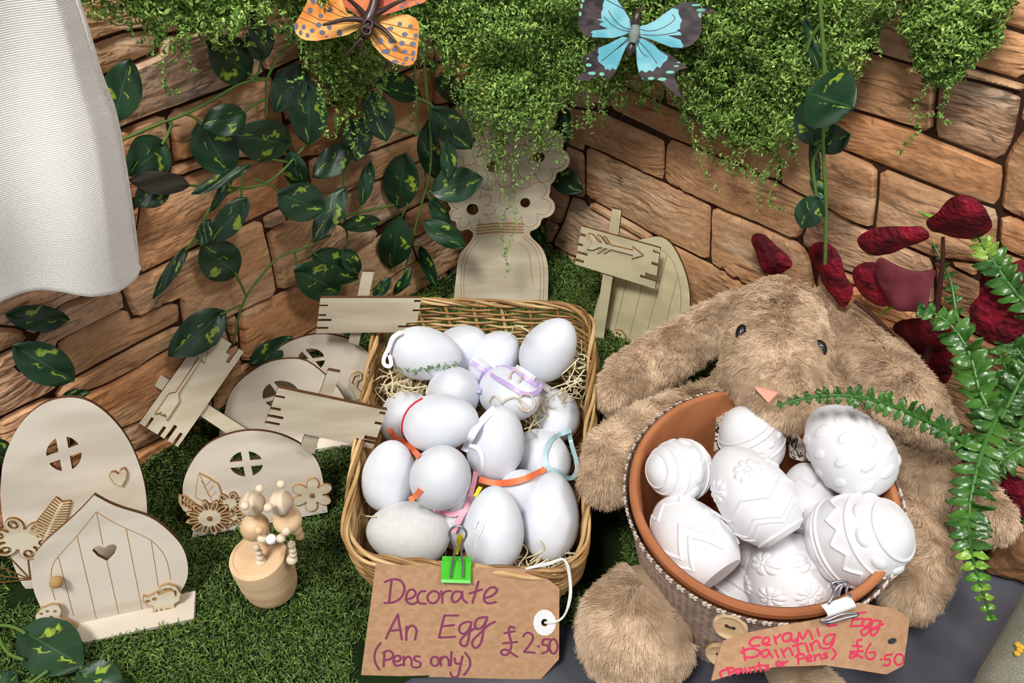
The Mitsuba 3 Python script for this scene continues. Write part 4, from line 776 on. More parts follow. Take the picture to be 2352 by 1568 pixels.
for rI in range(ROWS):
    h0 = 0.03 + 0.90 * rI / (ROWS - 1); pts = []; ph = rI % 2; j0 = rb.uniform(0, 180); am = rb.uniform(0.0016, 0.0023); w1, w2 = rb.uniform(0, 6, 2)
    for j in np.linspace(0, 180, 225, endpoint=True):
        h = h0 + 0.006 * math.sin(j * 0.12 + w1) + 0.004 * math.sin(j * 0.31 + w2); p, o = blp(j, h)
        pts.append(p + o * am * math.cos(math.pi * (j / 180 * NS + ph)))
    part(k_basket, 'woven_rod', tube(pts, rb.uniform(0.0011, 0.0016), 6, False), WICK[rb.integers(0, 4)], True)
for s in range(NS):
    pts = [blp(180 * s / NS, h)[0] for h in np.linspace(0, 1.0, 8)]; part(k_basket, 'stake', tube(pts, 0.0018, 6), WICK[rb.integers(0, 4)], True)
for b in range(5):      # plaited rim
    pts = []
    for j in np.linspace(0, 180, 361):
        p, o = blp(j, 1.0); a = j / 180 * 2 * math.pi * 9 + b * 2 * math.pi / 5 + 0.5 * math.sin(j * 0.11 + b * 2); pts.append(p + o * 0.0036 * math.cos(a) + A(0, 0, 1) * (0.0026 * math.sin(a) + 0.001))
    part(k_basket, 'rim_rod', tube(pts, rb.uniform(0.0014, 0.0019), 7, False), WICK[(b + 2) % 4], True)
g = Polygon(LB[:, :2]); part(k_basket, 'bottom', xform(extrude(g.buffer(-0.002), 0.004), frame(A(0, 0, 0.006), A(1, 0, 0), A(0, 1, 0.03), A(0, 0, 1))), WICK[3])

# ---------------------------------------------------------------- eggs
mat('egg_white', col2((211, 215, 223), (222, 226, 233), 40, 40, 40, 2), 0.55, 0.35); mat('egg_wood', mikit.proc(lambda p, n, uv: mix(lin(192, 192, 190), lin(214, 214, 213), noise(uv.y * 160, 0.5, 0.5) * 0.6 + 0.4 * fbm(uv.x * 8, uv.y * 14, 1.0, 2))), 0.6, 0.3)
def egg_profile(L, W, n=40, pointy=0.13):
    t = np.linspace(0, np.pi, n); z = -np.cos(t) * L / 2; r = np.sin(t) * W / 2 * (1 - pointy * np.cos(np.pi - t)); return r, z
def axis_frame(c, ang, tau, spin=0.0):      # ang: in the picture, from right anticlockwise; tau: towards the viewer
    view = unit(c - CAM); up = unit(UP - view * (UP @ view)); rt = np.cross(view, up); a = math.radians(ang); t = math.radians(tau)
    z = unit((rt * math.cos(a) + up * math.sin(a)) * math.cos(t) - view * math.sin(t)); x = unit(np.cross(z, view + 0.01 * rt)); y = np.cross(z, x); s = math.radians(spin)
    return frame(c, x * math.cos(s) + y * math.sin(s), y * math.cos(s) - x * math.sin(s), z)
EGGS = {}
def egg(name, label, u, v, short, long_, ang, W=0.049, L=0.067, mt='egg_white', d=None, toward=1, group=None):
    d = d or FPX * W / short; lr = long_ * d / FPX
    q = np.clip((lr * lr - W * W) / (L * L - W * W), 0, 1); tau = math.degrees(math.acos(math.sqrt(q))) * toward
    c = at_depth(u, v, d); M = axis_frame(c, ang, tau); r, z = egg_profile(L, W)
    m = lathe(np.c_[r, z], 56); uv = np.c_[np.arctan2(m.vertices[:, 1], m.vertices[:, 0]), m.vertices[:, 2] / L + 0.5]
    k = thing('egg', label, 'egg', group or 'plain white eggs in the wicker basket'); part(k, 'shell', xform(m, M), mt, True, uv=uv); EGGS[name] = (k, M, L, W, d); return k
egg('e2', 'white egg almost hidden behind the top left egg of the basket', 1058, 806, 108, 140, 35, d=0.745)
egg('e1', 'white egg lying sideways at the top left, a moss strand across it', 978, 812, 122, 171, -8)
egg('e3', 'white egg tilted up between the two top eggs of the basket', 1130, 826, 116, 152, 48)
egg('e4', 'white egg at the top right corner of the basket', 1261, 802, 121, 158, 56)
egg('e8', 'white egg at the left edge half covered by the egg with the red ribbon', 934, 958, 112, 130, 60, d=0.715)
egg('e5', 'round-looking white egg just above the egg with the red ribbon', 1042, 902, 116, 126, 80, d=0.70)
egg('e6', 'white egg wrapped in a lilac ribbon', 1172, 905, 117, 146, -22, d=0.695)
egg('e9', 'white egg under loose straw at the right edge, below the top right egg', 1274, 955, 108, 128, -55, d=0.735)
egg('e13', 'white egg with a pale blue ribbon loop at the right edge', 1247, 1052, 118, 142, -40, d=0.70)
egg('e7', 'white egg lying sideways with a red ribbon round its left end', 1012, 970, 133, 176, 6)
egg('e10', 'white egg with a white satin ribbon strip in the middle of the basket', 1140, 1017, 130, 170, 76)
egg('e11', 'white egg standing at the left edge with an orange ribbon end above it', 894, 1092, 124, 164, 82, d=0.645, W=0.0457)
egg('e17', 'white egg deep down under the pink ribbon, mostly covered', 1058, 1195, 108, 130, 80, d=0.655, W=0.042)
egg('e18', 'white egg deep down under the long orange ribbon, mostly covered', 1192, 1140, 110, 130, 70, d=0.66, W=0.042)
egg('e12', 'white egg seen end-on in the middle of the left half, topmost there', 1013, 1094, 140, 149, 70)
egg('e14', 'tall white egg at the right edge near the front corner', 1264, 1185, 133, 200, 86, d=0.645, L=0.074)
egg('e16', 'tall white egg right of the green clip at the front of the basket', 1134, 1214, 139, 194, 88, L=0.07)
egg('e15', 'greyish white turned wooden egg lying at the front left corner', 938, 1224, 147, 192, 172, W=0.053, L=0.07, mt='egg_wood')
k, M, L, W, d = EGGS['e15']; part(k, 'lathe_ring', xform(trimesh.creation.torus(0.0085, 0.0007, 32, 8), M @ frame(A(0, 0, L / 2 - 0.0035), A(1, 0, 0), A(0, 1, 0), A(0, 0, 1))), 'egg_wood', True)
EGL = list(EGGS.values())
def on_eggs(u, v, lift=0.0012, dflt=None):
    r = ray(u, v); best = None
    for k, M, L, W, d in EGL:
        R = M[:3, :3].T; o = R @ (CAM - M[:3, 3]); q = R @ r; s = A(2 / W, 2 / W, 2 / L); o, q = o * s, q * s
        a, b, c = q @ q, o @ q, o @ o - 1; D = b * b - a * c
        if D > 0:
            t = (-b - math.sqrt(D)) / a
            if best is None or t < best: best = t
    t = best if best is not None else dflt
    return t
def ribbon_on(e, pts, w, mt, n=30, lift=0.002, name='ribbon', label=None, t=0.0005):
    s = spline(A(*pts), n); P = []; last = EGGS[e][4] - 0.02
    ts = np.array([on_eggs(u, v, dflt=np.nan) or np.nan for u, v in s], float)
    idx = np.arange(n); ok = ~np.isnan(ts); ts = np.interp(idx, idx[ok], ts[ok]) if ok.any() else np.full(n, last)
    ts = np.minimum(ts, np.convolve(np.pad(ts, 2, mode='edge'), np.ones(5) / 5, 'valid')) - lift
    P = A(*[CAM + ray(u, v) * tt for (u, v), tt in zip(s, ts)]); tg = np.gradient(P, axis=0); vw = P - CAM; wd = np.cross(tg, vw)
    part(EGGS[e][0], name, ribbon(P, wd, w * EGGS[e][4] / FPX, t), mt, False, label=label)
def satin(k, c): mat(k, rgb(*c), 0.35, 0.5, sheen=0.4)
satin('ribbon_lilac', (186, 164, 214)); satin('ribbon_white', (232, 234, 240)); satin('ribbon_red', (186, 22, 34)); satin('ribbon_orange', (244, 122, 78)); satin('ribbon_pink', (246, 172, 190)); satin('ribbon_blue', (168, 202, 208)); mat('ribbon_yellow', rgb(214, 198, 40), 0.3, 0.5)
for p_ in ([(1083, 831), (1100, 842), (1113, 849), (1150, 843), (1185, 852), (1230, 885)], [(1113, 850), (1104, 878), (1099, 902)], [(1113, 851), (1140, 868), (1175, 888), (1200, 903), (1225, 904), (1240, 893), (1232, 872)]): ribbon_on('e6', p_, 10, 'ribbon_lilac', label='lilac ribbon')
ribbon_on('e6', [(1104, 811), (1120, 826), (1138, 842)], 12, 'ribbon_white', 10, 0.004, label='white satin ribbon end'); ribbon_on('e9', [(1184, 843), (1222, 868), (1262, 894)], 15, 'ribbon_white', 12, 0.006, label='white satin ribbon strip')
ribbon_on('e1', [(922, 762), (902, 775), (892, 800), (882, 822), (884, 838), (896, 840), (894, 815)], 9, 'ribbon_white', label='white hanging loop')
ribbon_on('e7', [(972, 916), (946, 935), (930, 960), (926, 985), (931, 1003), (936, 1012)], 10, 'ribbon_red', label='red ribbon')
ribbon_on('e11', [(893, 984), (905, 1002), (920, 1012), (936, 1022), (950, 1034), (962, 1048)], 13, 'ribbon_orange', 20, 0.003, label='orange ribbon'); ribbon_on('e11', [(940, 1148), (955, 1138), (966, 1124)], 12, 'ribbon_orange', 8, label='orange ribbon')
ribbon_on('e14', [(1100, 1100), (1130, 1108), (1165, 1108), (1196, 1102), (1222, 1092), (1252, 1077)], 14, 'ribbon_orange', 30, 0.006, label='orange ribbon')
ribbon_on('e12', [(1093, 1082), (1088, 1110), (1078, 1145), (1068, 1172), (1048, 1202)], 12, 'ribbon_pink', 24, 0.004, label='pink ribbon'); ribbon_on('e12', [(998, 1168), (1020, 1176), (1046, 1180), (1064, 1174), (1050, 1205), (1042, 1222)], 11, 'ribbon_pink', 24, 0.004, label='pink ribbon')
for p_ in ([(1312, 988), (1296, 994), (1270, 1006), (1256, 1030), (1252, 1056), (1262, 1074), (1282, 1082)], [(1308, 996), (1314, 1025), (1324, 1060), (1322, 1088), (1310, 1098), (1282, 1082)]): ribbon_on('e13', p_, 10, 'ribbon_blue', 30, 0.003, label='pale blue ribbon loop')
ribbon_on('e10', [(1137, 937), (1112, 960), (1088, 992), (1066, 1036)], 16, 'ribbon_white', 24, 0.003, label='white satin ribbon strip'); ribbon_on('e10', [(1078, 1022), (1100, 1032), (1108, 1054), (1106, 1080), (1098, 1092)], 9, 'ribbon_white', 20, 0.003, label='white satin ribbon')
ribbon_on('e17', [(1096, 1128), (1104, 1118), (1090, 1140)], 8, 'ribbon_yellow', 8, 0.002, label='yellow ribbon'); ribbon_on('e17', [(1058, 1228), (1052, 1250), (1046, 1272)], 12, 'ribbon_yellow', 10, 0.0, label='yellow ribbon')
ribbon_on('e16', [(1090, 1212), (1100, 1195), (1108, 1208), (1096, 1235), (1092, 1270), (1096, 1300)], 4, 'ribbon_white', 24, 0.001, label='thin pale string')
# straw under and between the eggs
rs = np.random.default_rng(8); ST = []
def straw(P, r=0.0006): ST.append(tube(spline(P, 12), r, 4))
for _ in range(260):
    u0 = rs.uniform(0.05, 0.95); v0 = rs.uniform(0.05, 0.95); i = rs.uniform(0, 180); h = rs.uniform(0.08, 0.3)
    e, o = blp(i, h); c = LB.mean(0) * (1 - h) + LT.mean(0) * h; f = rs.uniform(0.45, 0.86); p = c + (e - c) * f; p[2] = e[2] * 0.9 - 0.004
    dd = rs.normal(size=3) * A(1, 1, 0.35); dd = unit(dd) * rs.uniform(0.012, 0.03); cur = rs.normal(size=3) * 0.008
    straw(A(p - dd, p - dd * 0.3 + cur, p + dd * 0.3 - cur * 0.6, p + dd))
def straw_px(pts, lift=0.004):
    ts = [(on_eggs(u, v) or 0.66) - lift for u, v in pts]; straw(A(*[CAM + ray(u, v) * t for (u, v), t in zip(pts, ts)]), 0.0007)
for q in ([(1208, 940), (1190, 918), (1200, 905), (1222, 910), (1228, 930), (1210, 945), (1192, 935)], [(1215, 990), (1240, 940), (1290, 895), (1338, 872)], [(1205, 985), (1250, 960), (1300, 920), (1335, 880)], [(1150, 925), (1180, 910), (1215, 935)], [(1265, 892), (1300, 880), (1336, 868)], [(1280, 905), (1310, 890), (1342, 848)], [(1290, 860), (1312, 840), (1330, 822)], [(1300, 880), (1318, 850), (1322, 830)],
          [(895, 850), (902, 880), (898, 900)], [(905, 878), (940, 890), (980, 885)], [(925, 885), (960, 905), (975, 890)], [(900, 870), (930, 900), (965, 880)], [(1175, 770), (1200, 752), (1215, 762)], [(1170, 868), (1182, 850), (1198, 858), (1190, 876)], [(846, 1152), (826, 1156), (824, 1166), (862, 1186)], [(1215, 985), (1232, 1000), (1240, 985)], [(1122, 925), (1135, 908), (1150, 925)]): straw_px(q)
for cx, cy, sx, sy, dd_, nn_ in ((935, 882, 36, 12, 0.72, 40), (1308, 855, 12, 34, 0.73, 26), (1225, 935, 24, 30, 0.715, 16), (1262, 1290, 40, 12, 0.635, 30), (862, 1165, 14, 18, 0.69, 8)):
    for _ in range(nn_):
        p = at_depth(cx + rs.normal(0, sx), cy + rs.normal(0, sy), dd_ + rs.normal(0, 0.006)); dd = unit(rs.normal(size=3) * A(1, 1, 0.4)) * rs.uniform(0.010, 0.024); cur = rs.normal(size=3) * 0.007
        straw(A(p - dd, p - dd * 0.3 + cur, p + dd * 0.3 - cur * 0.6, p + dd), 0.0007)
single('straw_filling', cat_mesh(ST), mat('straw', rgb(222, 208, 172), 0.65, 0.3), 'pale curled straw filling between the eggs in the wicker basket', 'straw', True, kind='stuff')
ms = []      # stray moss strand lying over the top left egg
s = spline(A((898, 850), (930, 846), (960, 850), (1000, 845), (1030, 842), (1052, 836)), 70); rr = np.random.default_rng(2)
P = A(*[CAM + ray(u + rr.normal(0, 1.5), v + rr.normal(0, 2.5)) * ((on_eggs(u, v) or 0.67) - 0.002) for u, v in s]); V, Fc, C = strips(P, rr, (0.004, 0.006), (0.001, 0.0016), (2, 4), 0, greens(rr, len(P), (60, 96, 40), (110, 150, 80)))
single('moss_strand', trimesh.Trimesh(V, Fc, process=False), 'moss_green', 'stray green moss strand lying across the top left egg of the basket', 'moss', color=C, kind='stuff')

# ---------------------------------------------------------------- kraft price tag, clip and string on the basket
kraft = mat('kraft', mikit.proc(lambda p, n, uv: mix(lin(178, 138, 104), lin(190, 150, 116), sstep(0.3, 0.7, fbm(p.x * 260, p.y * 90, p.z * 260, 3)))), 0.8, 0.2)
mat('marker_purple', rgb(134, 62, 92), 0.6, 0.3); mat('marker_pink', rgb(214, 62, 92), 0.6, 0.3); mat('paper_white', rgb(236, 236, 238), 0.7, 0.3)
mat('clip_green', rgb(72, 190, 44), 0.3, 0.5); scene['steel'] = {'type': 'twosided', 'bsdf': {'type': 'roughconductor', 'material': 'Cr', 'alpha': 0.18}}
mat('string_white', rgb(230, 230, 226), 0.8, 0.2)
O_ = lambda pts: crops(740, 1000, 2.76, pts)
a, b = on_floor(829, 1550, 0.003), A(0, 0.318, 0.092)
TF = Flat(a, (0.0, -1), math.degrees(math.atan2(0.318 - a[1] - 0.006, 0.090)))
def strokes(F, conv, lines, w): return unary_union([LineString(spline(A(*F.px(conv(l))), 24) if len(l) > 2 else F.px(conv(l))).buffer(w / 2) for l in lines])
TX1 = [[(440, 915), (432, 985), (425, 1055)], [(398, 928), (440, 912), (490, 916), (520, 955), (508, 1015), (455, 1055), (395, 1060)], [(530, 1038), (582, 1020), (590, 988), (562, 975), (535, 1010), (537, 1050), (565, 1068), (602, 1055)], [(655, 985), (625, 990), (605, 1025), (615, 1060), (655, 1065)],
       [(700, 985), (672, 1010), (675, 1050), (705, 1062), (738, 1035), (735, 995), (700, 985)], [(755, 985), (760, 1020), (762, 1058)], [(760, 1012), (785, 987), (815, 985)], [(882, 992), (842, 990), (822, 1025), (835, 1055), (868, 1040), (888, 990)], [(888, 990), (895, 1040), (918, 1060)], [(990, 925), (970, 1000), (953, 1060)], [(935, 1000), (1012, 975)], [(1025, 1030), (1085, 1010), (1108, 975), (1080, 960), (1042, 985), (1025, 1030), (1042, 1060), (1100, 1055)],
       [(405, 1285), (440, 1210), (480, 1135)], [(480, 1135), (490, 1200), (505, 1290)], [(425, 1237), (498, 1230)], [(535, 1210), (533, 1295)], [(535, 1245), (562, 1205), (590, 1215), (588, 1292)], [(862, 1140), (775, 1140)], [(775, 1140), (740, 1280)], [(740, 1280), (842, 1275)], [(757, 1210), (835, 1200)],
       [(938, 1180), (892, 1188), (868, 1228), (888, 1256), (922, 1238), (946, 1185)], [(946, 1185), (930, 1280), (905, 1335), (878, 1322), (888, 1282), (940, 1240), (968, 1220)], [(1042, 1150), (988, 1160), (968, 1200), (985, 1226), (1018, 1208), (1046, 1155)], [(1046, 1155), (1020, 1250), (1000, 1325), (968, 1346), (950, 1315), (990, 1262), (1055, 1200), (1095, 1180)],
       [(1218, 1218), (1192, 1210), (1184, 1250), (1198, 1310), (1188, 1368), (1160, 1392), (1133, 1376), (1152, 1355), (1192, 1372), (1238, 1402)], [(1155, 1252), (1220, 1240)], [(1148, 1316), (1236, 1308)], [(1275, 1272), (1302, 1248), (1335, 1268), (1322, 1315), (1280, 1370)], [(1280, 1370), (1345, 1376)], [(1369, 1335), (1375, 1336)], [(1440, 1290), (1405, 1290)], [(1405, 1290), (1398, 1325), (1426, 1330), (1430, 1362), (1394, 1380)], ell(1466, 1335, 26, 46) + [(1492, 1335)],
       [(370, 1315), (340, 1360), (335, 1430), (362, 1482)], [(395, 1370), (390, 1462)], [(385, 1377), (425, 1364), (450, 1388), (432, 1416), (395, 1422)], [(450, 1430), (492, 1424), (494, 1400), (470, 1395), (453, 1430), (466, 1456), (508, 1450)], [(515, 1400), (520, 1456)], [(520, 1424), (545, 1400), (562, 1412), (566, 1456)], [(618, 1400), (590, 1400), (586, 1420), (622, 1440), (615, 1466), (575, 1466)],
       ell(714, 1430, 25, 30) + [(739, 1430)], [(750, 1405), (752, 1457)], [(752, 1428), (775, 1400), (797, 1414), (802, 1456)], [(820, 1370), (816, 1456)], [(840, 1412), (852, 1446), (882, 1438)], [(890, 1400), (872, 1480), (850, 1530), (825, 1526), (814, 1502)], [(905, 1375), (936, 1420), (932, 1470), (900, 1516)]]
k = thing('price_tag', 'brown card tag reading Decorate An Egg (Pens only) £2.50, clipped to the wicker basket', 'tag')
g = TF.poly([(863, 1296), (1234, 1308), (1285, 1352), (1284, 1513), (1241, 1561), (829, 1550)]); hole = TF.poly(O_(ell(1410, 1184, 22, 26)))
part(k, 'card', TF.put(g.difference(hole), 0.0008, -0.0008), 'kraft')
part(k, 'lettering', TF.put(strokes(TF, O_, TX1, 0.0019), 0.00012, 0.0), 'marker_purple')
part(k, 'reinforcement_ring', TF.put(TF.poly(O_(ell(1410, 1184, 72, 82))).difference(hole), 0.0005, 0.0), 'paper_white')
for dx in (0, 9):
    q = O_([(1410, 1186), (1450, 1178 + dx), (1500, 1172), (1540, 1130), (1560 + dx, 1060), (1570 + dx, 980), (1562 + dx, 880), (1545 + dx, 810), (1525, 782), (1470, 795 + dx), (1380, 818 + dx), (1290, 845)])
    zz = [-0.0005, 0.002, 0.002, 0.003, 0.004, 0.004, 0.003, 0.004, 0.004, 0.003, 0.001, 0.0]
    part(k, 'string', tube(spline([TF.w(p, z) for p, z in zip(q, zz)], 50), 0.0008, 6), 'string_white', True)
k = thing('binder_clip', 'bright green binder clip with silver handles holding the tag on the wicker basket', 'clip')
def bar(F, pts, zs, r, n=40): return tube(spline([F.w(p, z) for p, z in zip(pts, zs)], n), r, 8)
q = A(*TF.px(O_([(760, 780), (946, 786), (943, 912), (753, 905)]))); w = np.linalg.norm(q[1] - q[0]); hgt = np.linalg.norm(q[3] - q[0]); ex = unit(q[1] - q[0])
prof = Polygon([(-0.004, 0.0012), (0.0, 0.0012), (hgt - 0.001, 0.004), (hgt, 0.0075), (hgt - 0.0018, 0.009), (hgt - 0.003, 0.006), (0.0004, 0.0022), (-0.004, 0.002)])
cx = TF.at(*q[0]); exw = TF.ex * ex[0] + TF.ey * ex[1]; dn = -(TF.ey * ex[0] - TF.ex * ex[1])
part(k, 'body', xform(extrude(Polygon([(0, 0.001), (hgt, 0.0015), (hgt, 0.0055), (hgt - 0.0012, 0.0068), (hgt - 0.003, 0.0055), (0, 0.0022)]), w), frame(cx, dn, TF.ez, exw)), 'clip_green')
part(k, 'back_jaw', xform(extrude(Polygon([(0, -0.0022), (hgt, -0.0026), (hgt, -0.0016), (0, -0.001)]), w), frame(cx, dn, TF.ez, exw)), 'clip_green')
part(k, 'top_plate', xform(extrude(Polygon([(-0.0008, -0.0024), (0.0006, -0.0024), (0.0006, 0.0024), (-0.0008, 0.0024)]), w), frame(cx, dn, TF.ez, exw)), 'clip_green')
part(k, 'handle', bar(TF, O_([(815, 900), (828, 800), (835, 690), (806, 622), (830, 582), (862, 572), (896, 588), (915, 626), (886, 690), (890, 800), (893, 898)]), [.007, .006, .007, .008, .009, .0095, .009, .008, .007, .006, .007], 0.0009), 'steel', True)
# ---------------------------------------------------------------- terracotta pot in a knitted sleeve
PC, PNn, PR = A(0.18232912, 0.34225613, 0.14718036), unit(A(-0.0842, -0.0746, 0.9937)), 0.0956
px_ = unit(np.cross(A(0, 1, 0), PNn)); py_ = np.cross(PNn, px_); PM_ = frame(PC, px_, py_, PNn); PH = PC[2] / PNn[2] - 0.006
mat('terracotta', col2((160, 98, 62), (180, 116, 76), 30, 30, 30, 3), 0.65, 0.3)
def knit(p, n, uv): return dr.abs(dr.sin(uv.x * 96)) * 0.0009 + dr.abs(dr.sin(uv.y * 1500 + dr.abs(dr.sin(uv.x * 96)) * 1.6)) * 0.0002
bumped('knit', col2((150, 128, 112), (176, 154, 138), 150, 150, 150, 2), knit, 1.0, 0.9, 0.15, eps=2e-4)
mat('lace', rgb(206, 194, 184), 0.8, 0.2); mat('lace_brown', rgb(128, 104, 88), 0.85, 0.2); mat('button_wood', col2((190, 158, 118), (216, 186, 146), 40, 40, 200, 3), 0.45, 0.4); mat('thread_dark', rgb(60, 46, 38), 0.8, 0.2)
k_pot = thing('plant_pot', 'terracotta pot in a brown knitted sleeve, full of white ceramic eggs', 'pot')
Rb = 0.074
part(k_pot, 'pot', xform(lathe([(0.001, -PH + 0.004), (Rb - 0.004, -PH + 0.004), (PR - 0.0075, -0.01), (PR - 0.0065, -0.002), (PR - 0.005, 0.0), (PR - 0.002, 0.0), (PR - 0.0003, -0.0015), (PR, -0.006), (PR - 0.003, -0.008), (Rb, -PH), (0.001, -PH)], 128), PM_), 'terracotta', 40)
nseg, nr = 480, 40; zz = np.linspace(-0.006, -PH + 0.001, nr); ang = np.arange(nseg) * 2 * np.pi / nseg
rr_ = np.interp(zz, [-PH, 0], [Rb + 0.005, PR + 0.0022]); V = np.zeros((nr, nseg, 3)); rib = 0.0011 * np.abs(np.sin(ang * 48))
V[..., 0] = (rr_[:, None] + rib) * np.cos(ang); V[..., 1] = (rr_[:, None] + rib) * np.sin(ang); V[..., 2] = zz[:, None]
i, j = np.meshgrid(np.arange(nr - 1), np.arange(nseg), indexing='ij'); q = np.stack([i * nseg + j, (i + 1) * nseg + j, (i + 1) * nseg + (j + 1) % nseg, i * nseg + (j + 1) % nseg], -1).reshape(-1, 4)
uv = np.stack(np.broadcast_arrays(ang[None, :] / 2, zz[:, None]), -1).reshape(-1, 2)
part(k_pot, 'knitted_sleeve', xform(trimesh.Trimesh(V.reshape(-1, 3), np.vstack([q[:, [0, 1, 2]], q[:, [0, 2, 3]]]), process=False), PM_), 'knit', True, uv=uv)
la, lb = [], []
for s in range(190):
    a = s * 2 * math.pi / 190; r = PR + 0.0030; c = A(r * math.cos(a), r * math.sin(a), -0.0065); t = A(-math.sin(a), math.cos(a), 0); n = A(math.cos(a), math.sin(a), 0)
    for up_ in (1, -1):
        m = tube([c + A(0, 0, 0.0002 * up_), c + t * 0.0018 + n * 0.0006 + A(0, 0, 0.0012 * up_), c + t * 0.0034 + A(0, 0, 0.0024 * up_)], [0.0004, 0.0011, 0.0005], 5); (la if s % 3 else lb).append(m)
part(k_pot, 'trim', xform(cat_mesh(la), PM_), 'lace', True, label='pale chain-stitched trim under the pot rim'); part(k_pot, 'trim', xform(cat_mesh(lb), PM_), 'lace_brown', True)
def pot_hit(u, v, dr0=0.004):
    best = None; r = ray(u, v)
    for t in np.linspace(0.35, 0.62, 2000):
        p = PM_[:3, :3].T @ (CAM + r * t - PC)
        if p[2] < -0.004 and np.hypot(p[0], p[1]) < np.interp(p[2], [-PH, 0], [Rb + 0.005, PR + 0.0022]) + dr0: return CAM + r * t, PM_[:3, :3] @ unit(A(p[0], p[1], 0))
for (u, v) in ((1678, 1432), (1657, 1497)):
    p, n = pot_hit(u, v); n = unit(n + A(0, -0.1, 0.35)); x = unit(np.cross(A(0, 0, 1), n)); M = frame(p + n * 0.001, x, np.cross(n, x), n)
    disc = lathe([(0.001, 0), (0.0105, 0), (0.0115, 0.001), (0.0113, 0.0026), (0.010, 0.0034), (0.0085, 0.0026), (0.0065, 0.0018), (0.001, 0.0018)], 40)
    kb = part(k_pot, 'button', xform(disc, M), 'button_wood', 50)
    for s in (-1, 1): scene[part_key(kb, 'hole')] = mikit.ply(xform(xform(trimesh.creation.cylinder(0.0013, 0.0006, sections=14), trimesh.transformations.translation_matrix([s * 0.0023, 0, 0.0019])), M), 'thread_dark')
    scene[part_key(kb, 'thread')] = mikit.ply(xform(tube([A(-0.0023, 0, 0.0018), A(-0.001, 0, 0.0026), A(0.001, 0, 0.0026), A(0.0023, 0, 0.0018)], 0.0006, 6), M), 'thread_dark')

# ---------------------------------------------------------------- white ceramic eggs with raised patterns
mat('ceramic', rgb(222, 222, 225), 0.5, 0.35)
def tri_wave(x): return 2 * np.abs(x - np.floor(x + 0.5)) * 2 - 1
def bandf(d, w): return np.clip(1.25 - 1.25 * (np.abs(d) / w) ** 2.5, 0, 1)
def ring_(t0, w=0.008): return lambda t, f: bandf(t - t0, w)
def zig(t0, amp, n, w=0.012, ph=0.0): return lambda t, f: bandf((t - t0 - amp * tri_wave(n * f + ph)) / (1 + 0.0), w)
def dots(lst, R): return lambda t, f: np.max([np.sqrt(np.clip(1 - ((t - a) ** 2 * 1.9 + (((f - b + 0.5) % 1 - 0.5) * 2.2 * np.sin(np.pi * np.clip(a, .08, .92))) ** 2) / R ** 2, 0, 1)) for a, b in lst], 0)
def flowers(lst, R, n=6):
    def fn(t, f):
        out = 0
        for a, b in lst:
            x = (t - a) * 1.38; y = ((f - b + 0.5) % 1 - 0.5) * 2.3 * np.sin(np.pi * np.clip(a, .1, .9)); r = np.hypot(x, y); th = np.arctan2(y, x)
            edge = R * (0.62 + 0.38 * np.abs(np.cos(th * n / 2)) ** 0.5); out = np.maximum(out, np.clip((edge - r) / (0.25 * R), 0, 1) * np.clip(0.45 + (np.abs(np.cos(th * n / 2)) > 0.35) * 0.55, 0, 1) * (r > 0.2 * R) + (r < 0.17 * R))
        return out
    return fn
def ceramic(label, u, v, d, short, long_, ang, tau, fns, flat=0.0, spin=0.0, hgt=0.0013):
    W = short * d / FPX; L = max(long_ * d / FPX, W * 1.18); n, sg = (110, 130) if 'covered' in label or 'only its side' in label else (190, 270)
    t = np.linspace(0, 1, n); th = np.arccos(1 - 2 * t); z = (t - 0.5) * L; r = np.sin(th) * W / 2 * (1 - 0.11 * np.cos(np.pi - th))
    if flat: z = np.maximum(z, -L / 2 + flat * L); 
    f = np.arange(sg) / sg; Tm, Fm = np.meshgrid(t, f, indexing='ij'); h = 0
    for fn, s in fns: h = h + fn(Tm, Fm) * s * hgt
    nr_ = np.sin(th)[:, None] * (1 if True else 0); R = r[:, None] + h * np.maximum(nr_, 0.15) * (r[:, None] > 0.0005); Z = z[:, None] - np.cos(th)[:, None] * h
    m = lathe(np.c_[r, z], sg); V = np.stack([R * np.cos(2 * np.pi * Fm), R * np.sin(2 * np.pi * Fm), Z + 0 * R], -1).reshape(-1, 3); m.vertices = V
    c = at_depth(u, v, d); M = axis_frame(c, ang, tau, spin)
    k = thing('ceramic_egg', label, 'egg', 'white ceramic eggs in the pot'); part(k, 'body', xform(m, M), 'ceramic', 35 if flat else True); return k
bands = [(ring_(0.80, 0.012), .8), (ring_(0.90, 0.012), .8), (ring_(0.66, 0.01), .9), (ring_(0.35, 0.01), .9), (ring_(0.28, 0.01), .7), (dots([(0.5, i / 9) for i in range(9)], 0.10), 1.4)]
ceramic('white ceramic egg with raised rings and hearts at the left wall of the pot', 1560, 1079, 0.585, 138, 160, 184, 42, bands)
ceramic('white ceramic egg with an oval ring at the back, under the rabbit chin', 1724, 1010, 0.60, 142, 170, 118, 28, [(ring_(0.62, 0.012), .9), (ring_(0.70, 0.008), .6), (ring_(0.36, 0.01), .8), (dots([(0.5, i / 12) for i in range(12)], 0.05), 1.2)])
ceramic('white ceramic egg with a zigzag, half covered in the middle of the pot', 1858, 1152, 0.585, 128, 180, 98, 10, [(zig(0.78, 0.05, 7), 1), (ring_(0.3, 0.01), .8), (ring_(0.22, 0.01), .8), (dots([(0.6, i / 6) for i in range(6)], 0.05), 1)])
ceramic('white ceramic egg mostly covered at the bottom of the pot', 1745, 1262, 0.60, 130, 160, 120, 10, [(zig(0.5, 0.06, 8), 1), (ring_(0.7, .01), 1)])
ceramic('white ceramic egg showing only its side by the front rim of the pot', 1692, 1352, 0.60, 110, 140, 60, 10, [(ring_(0.6, 0.012), .9), (ring_(0.4, 0.012), .9)])
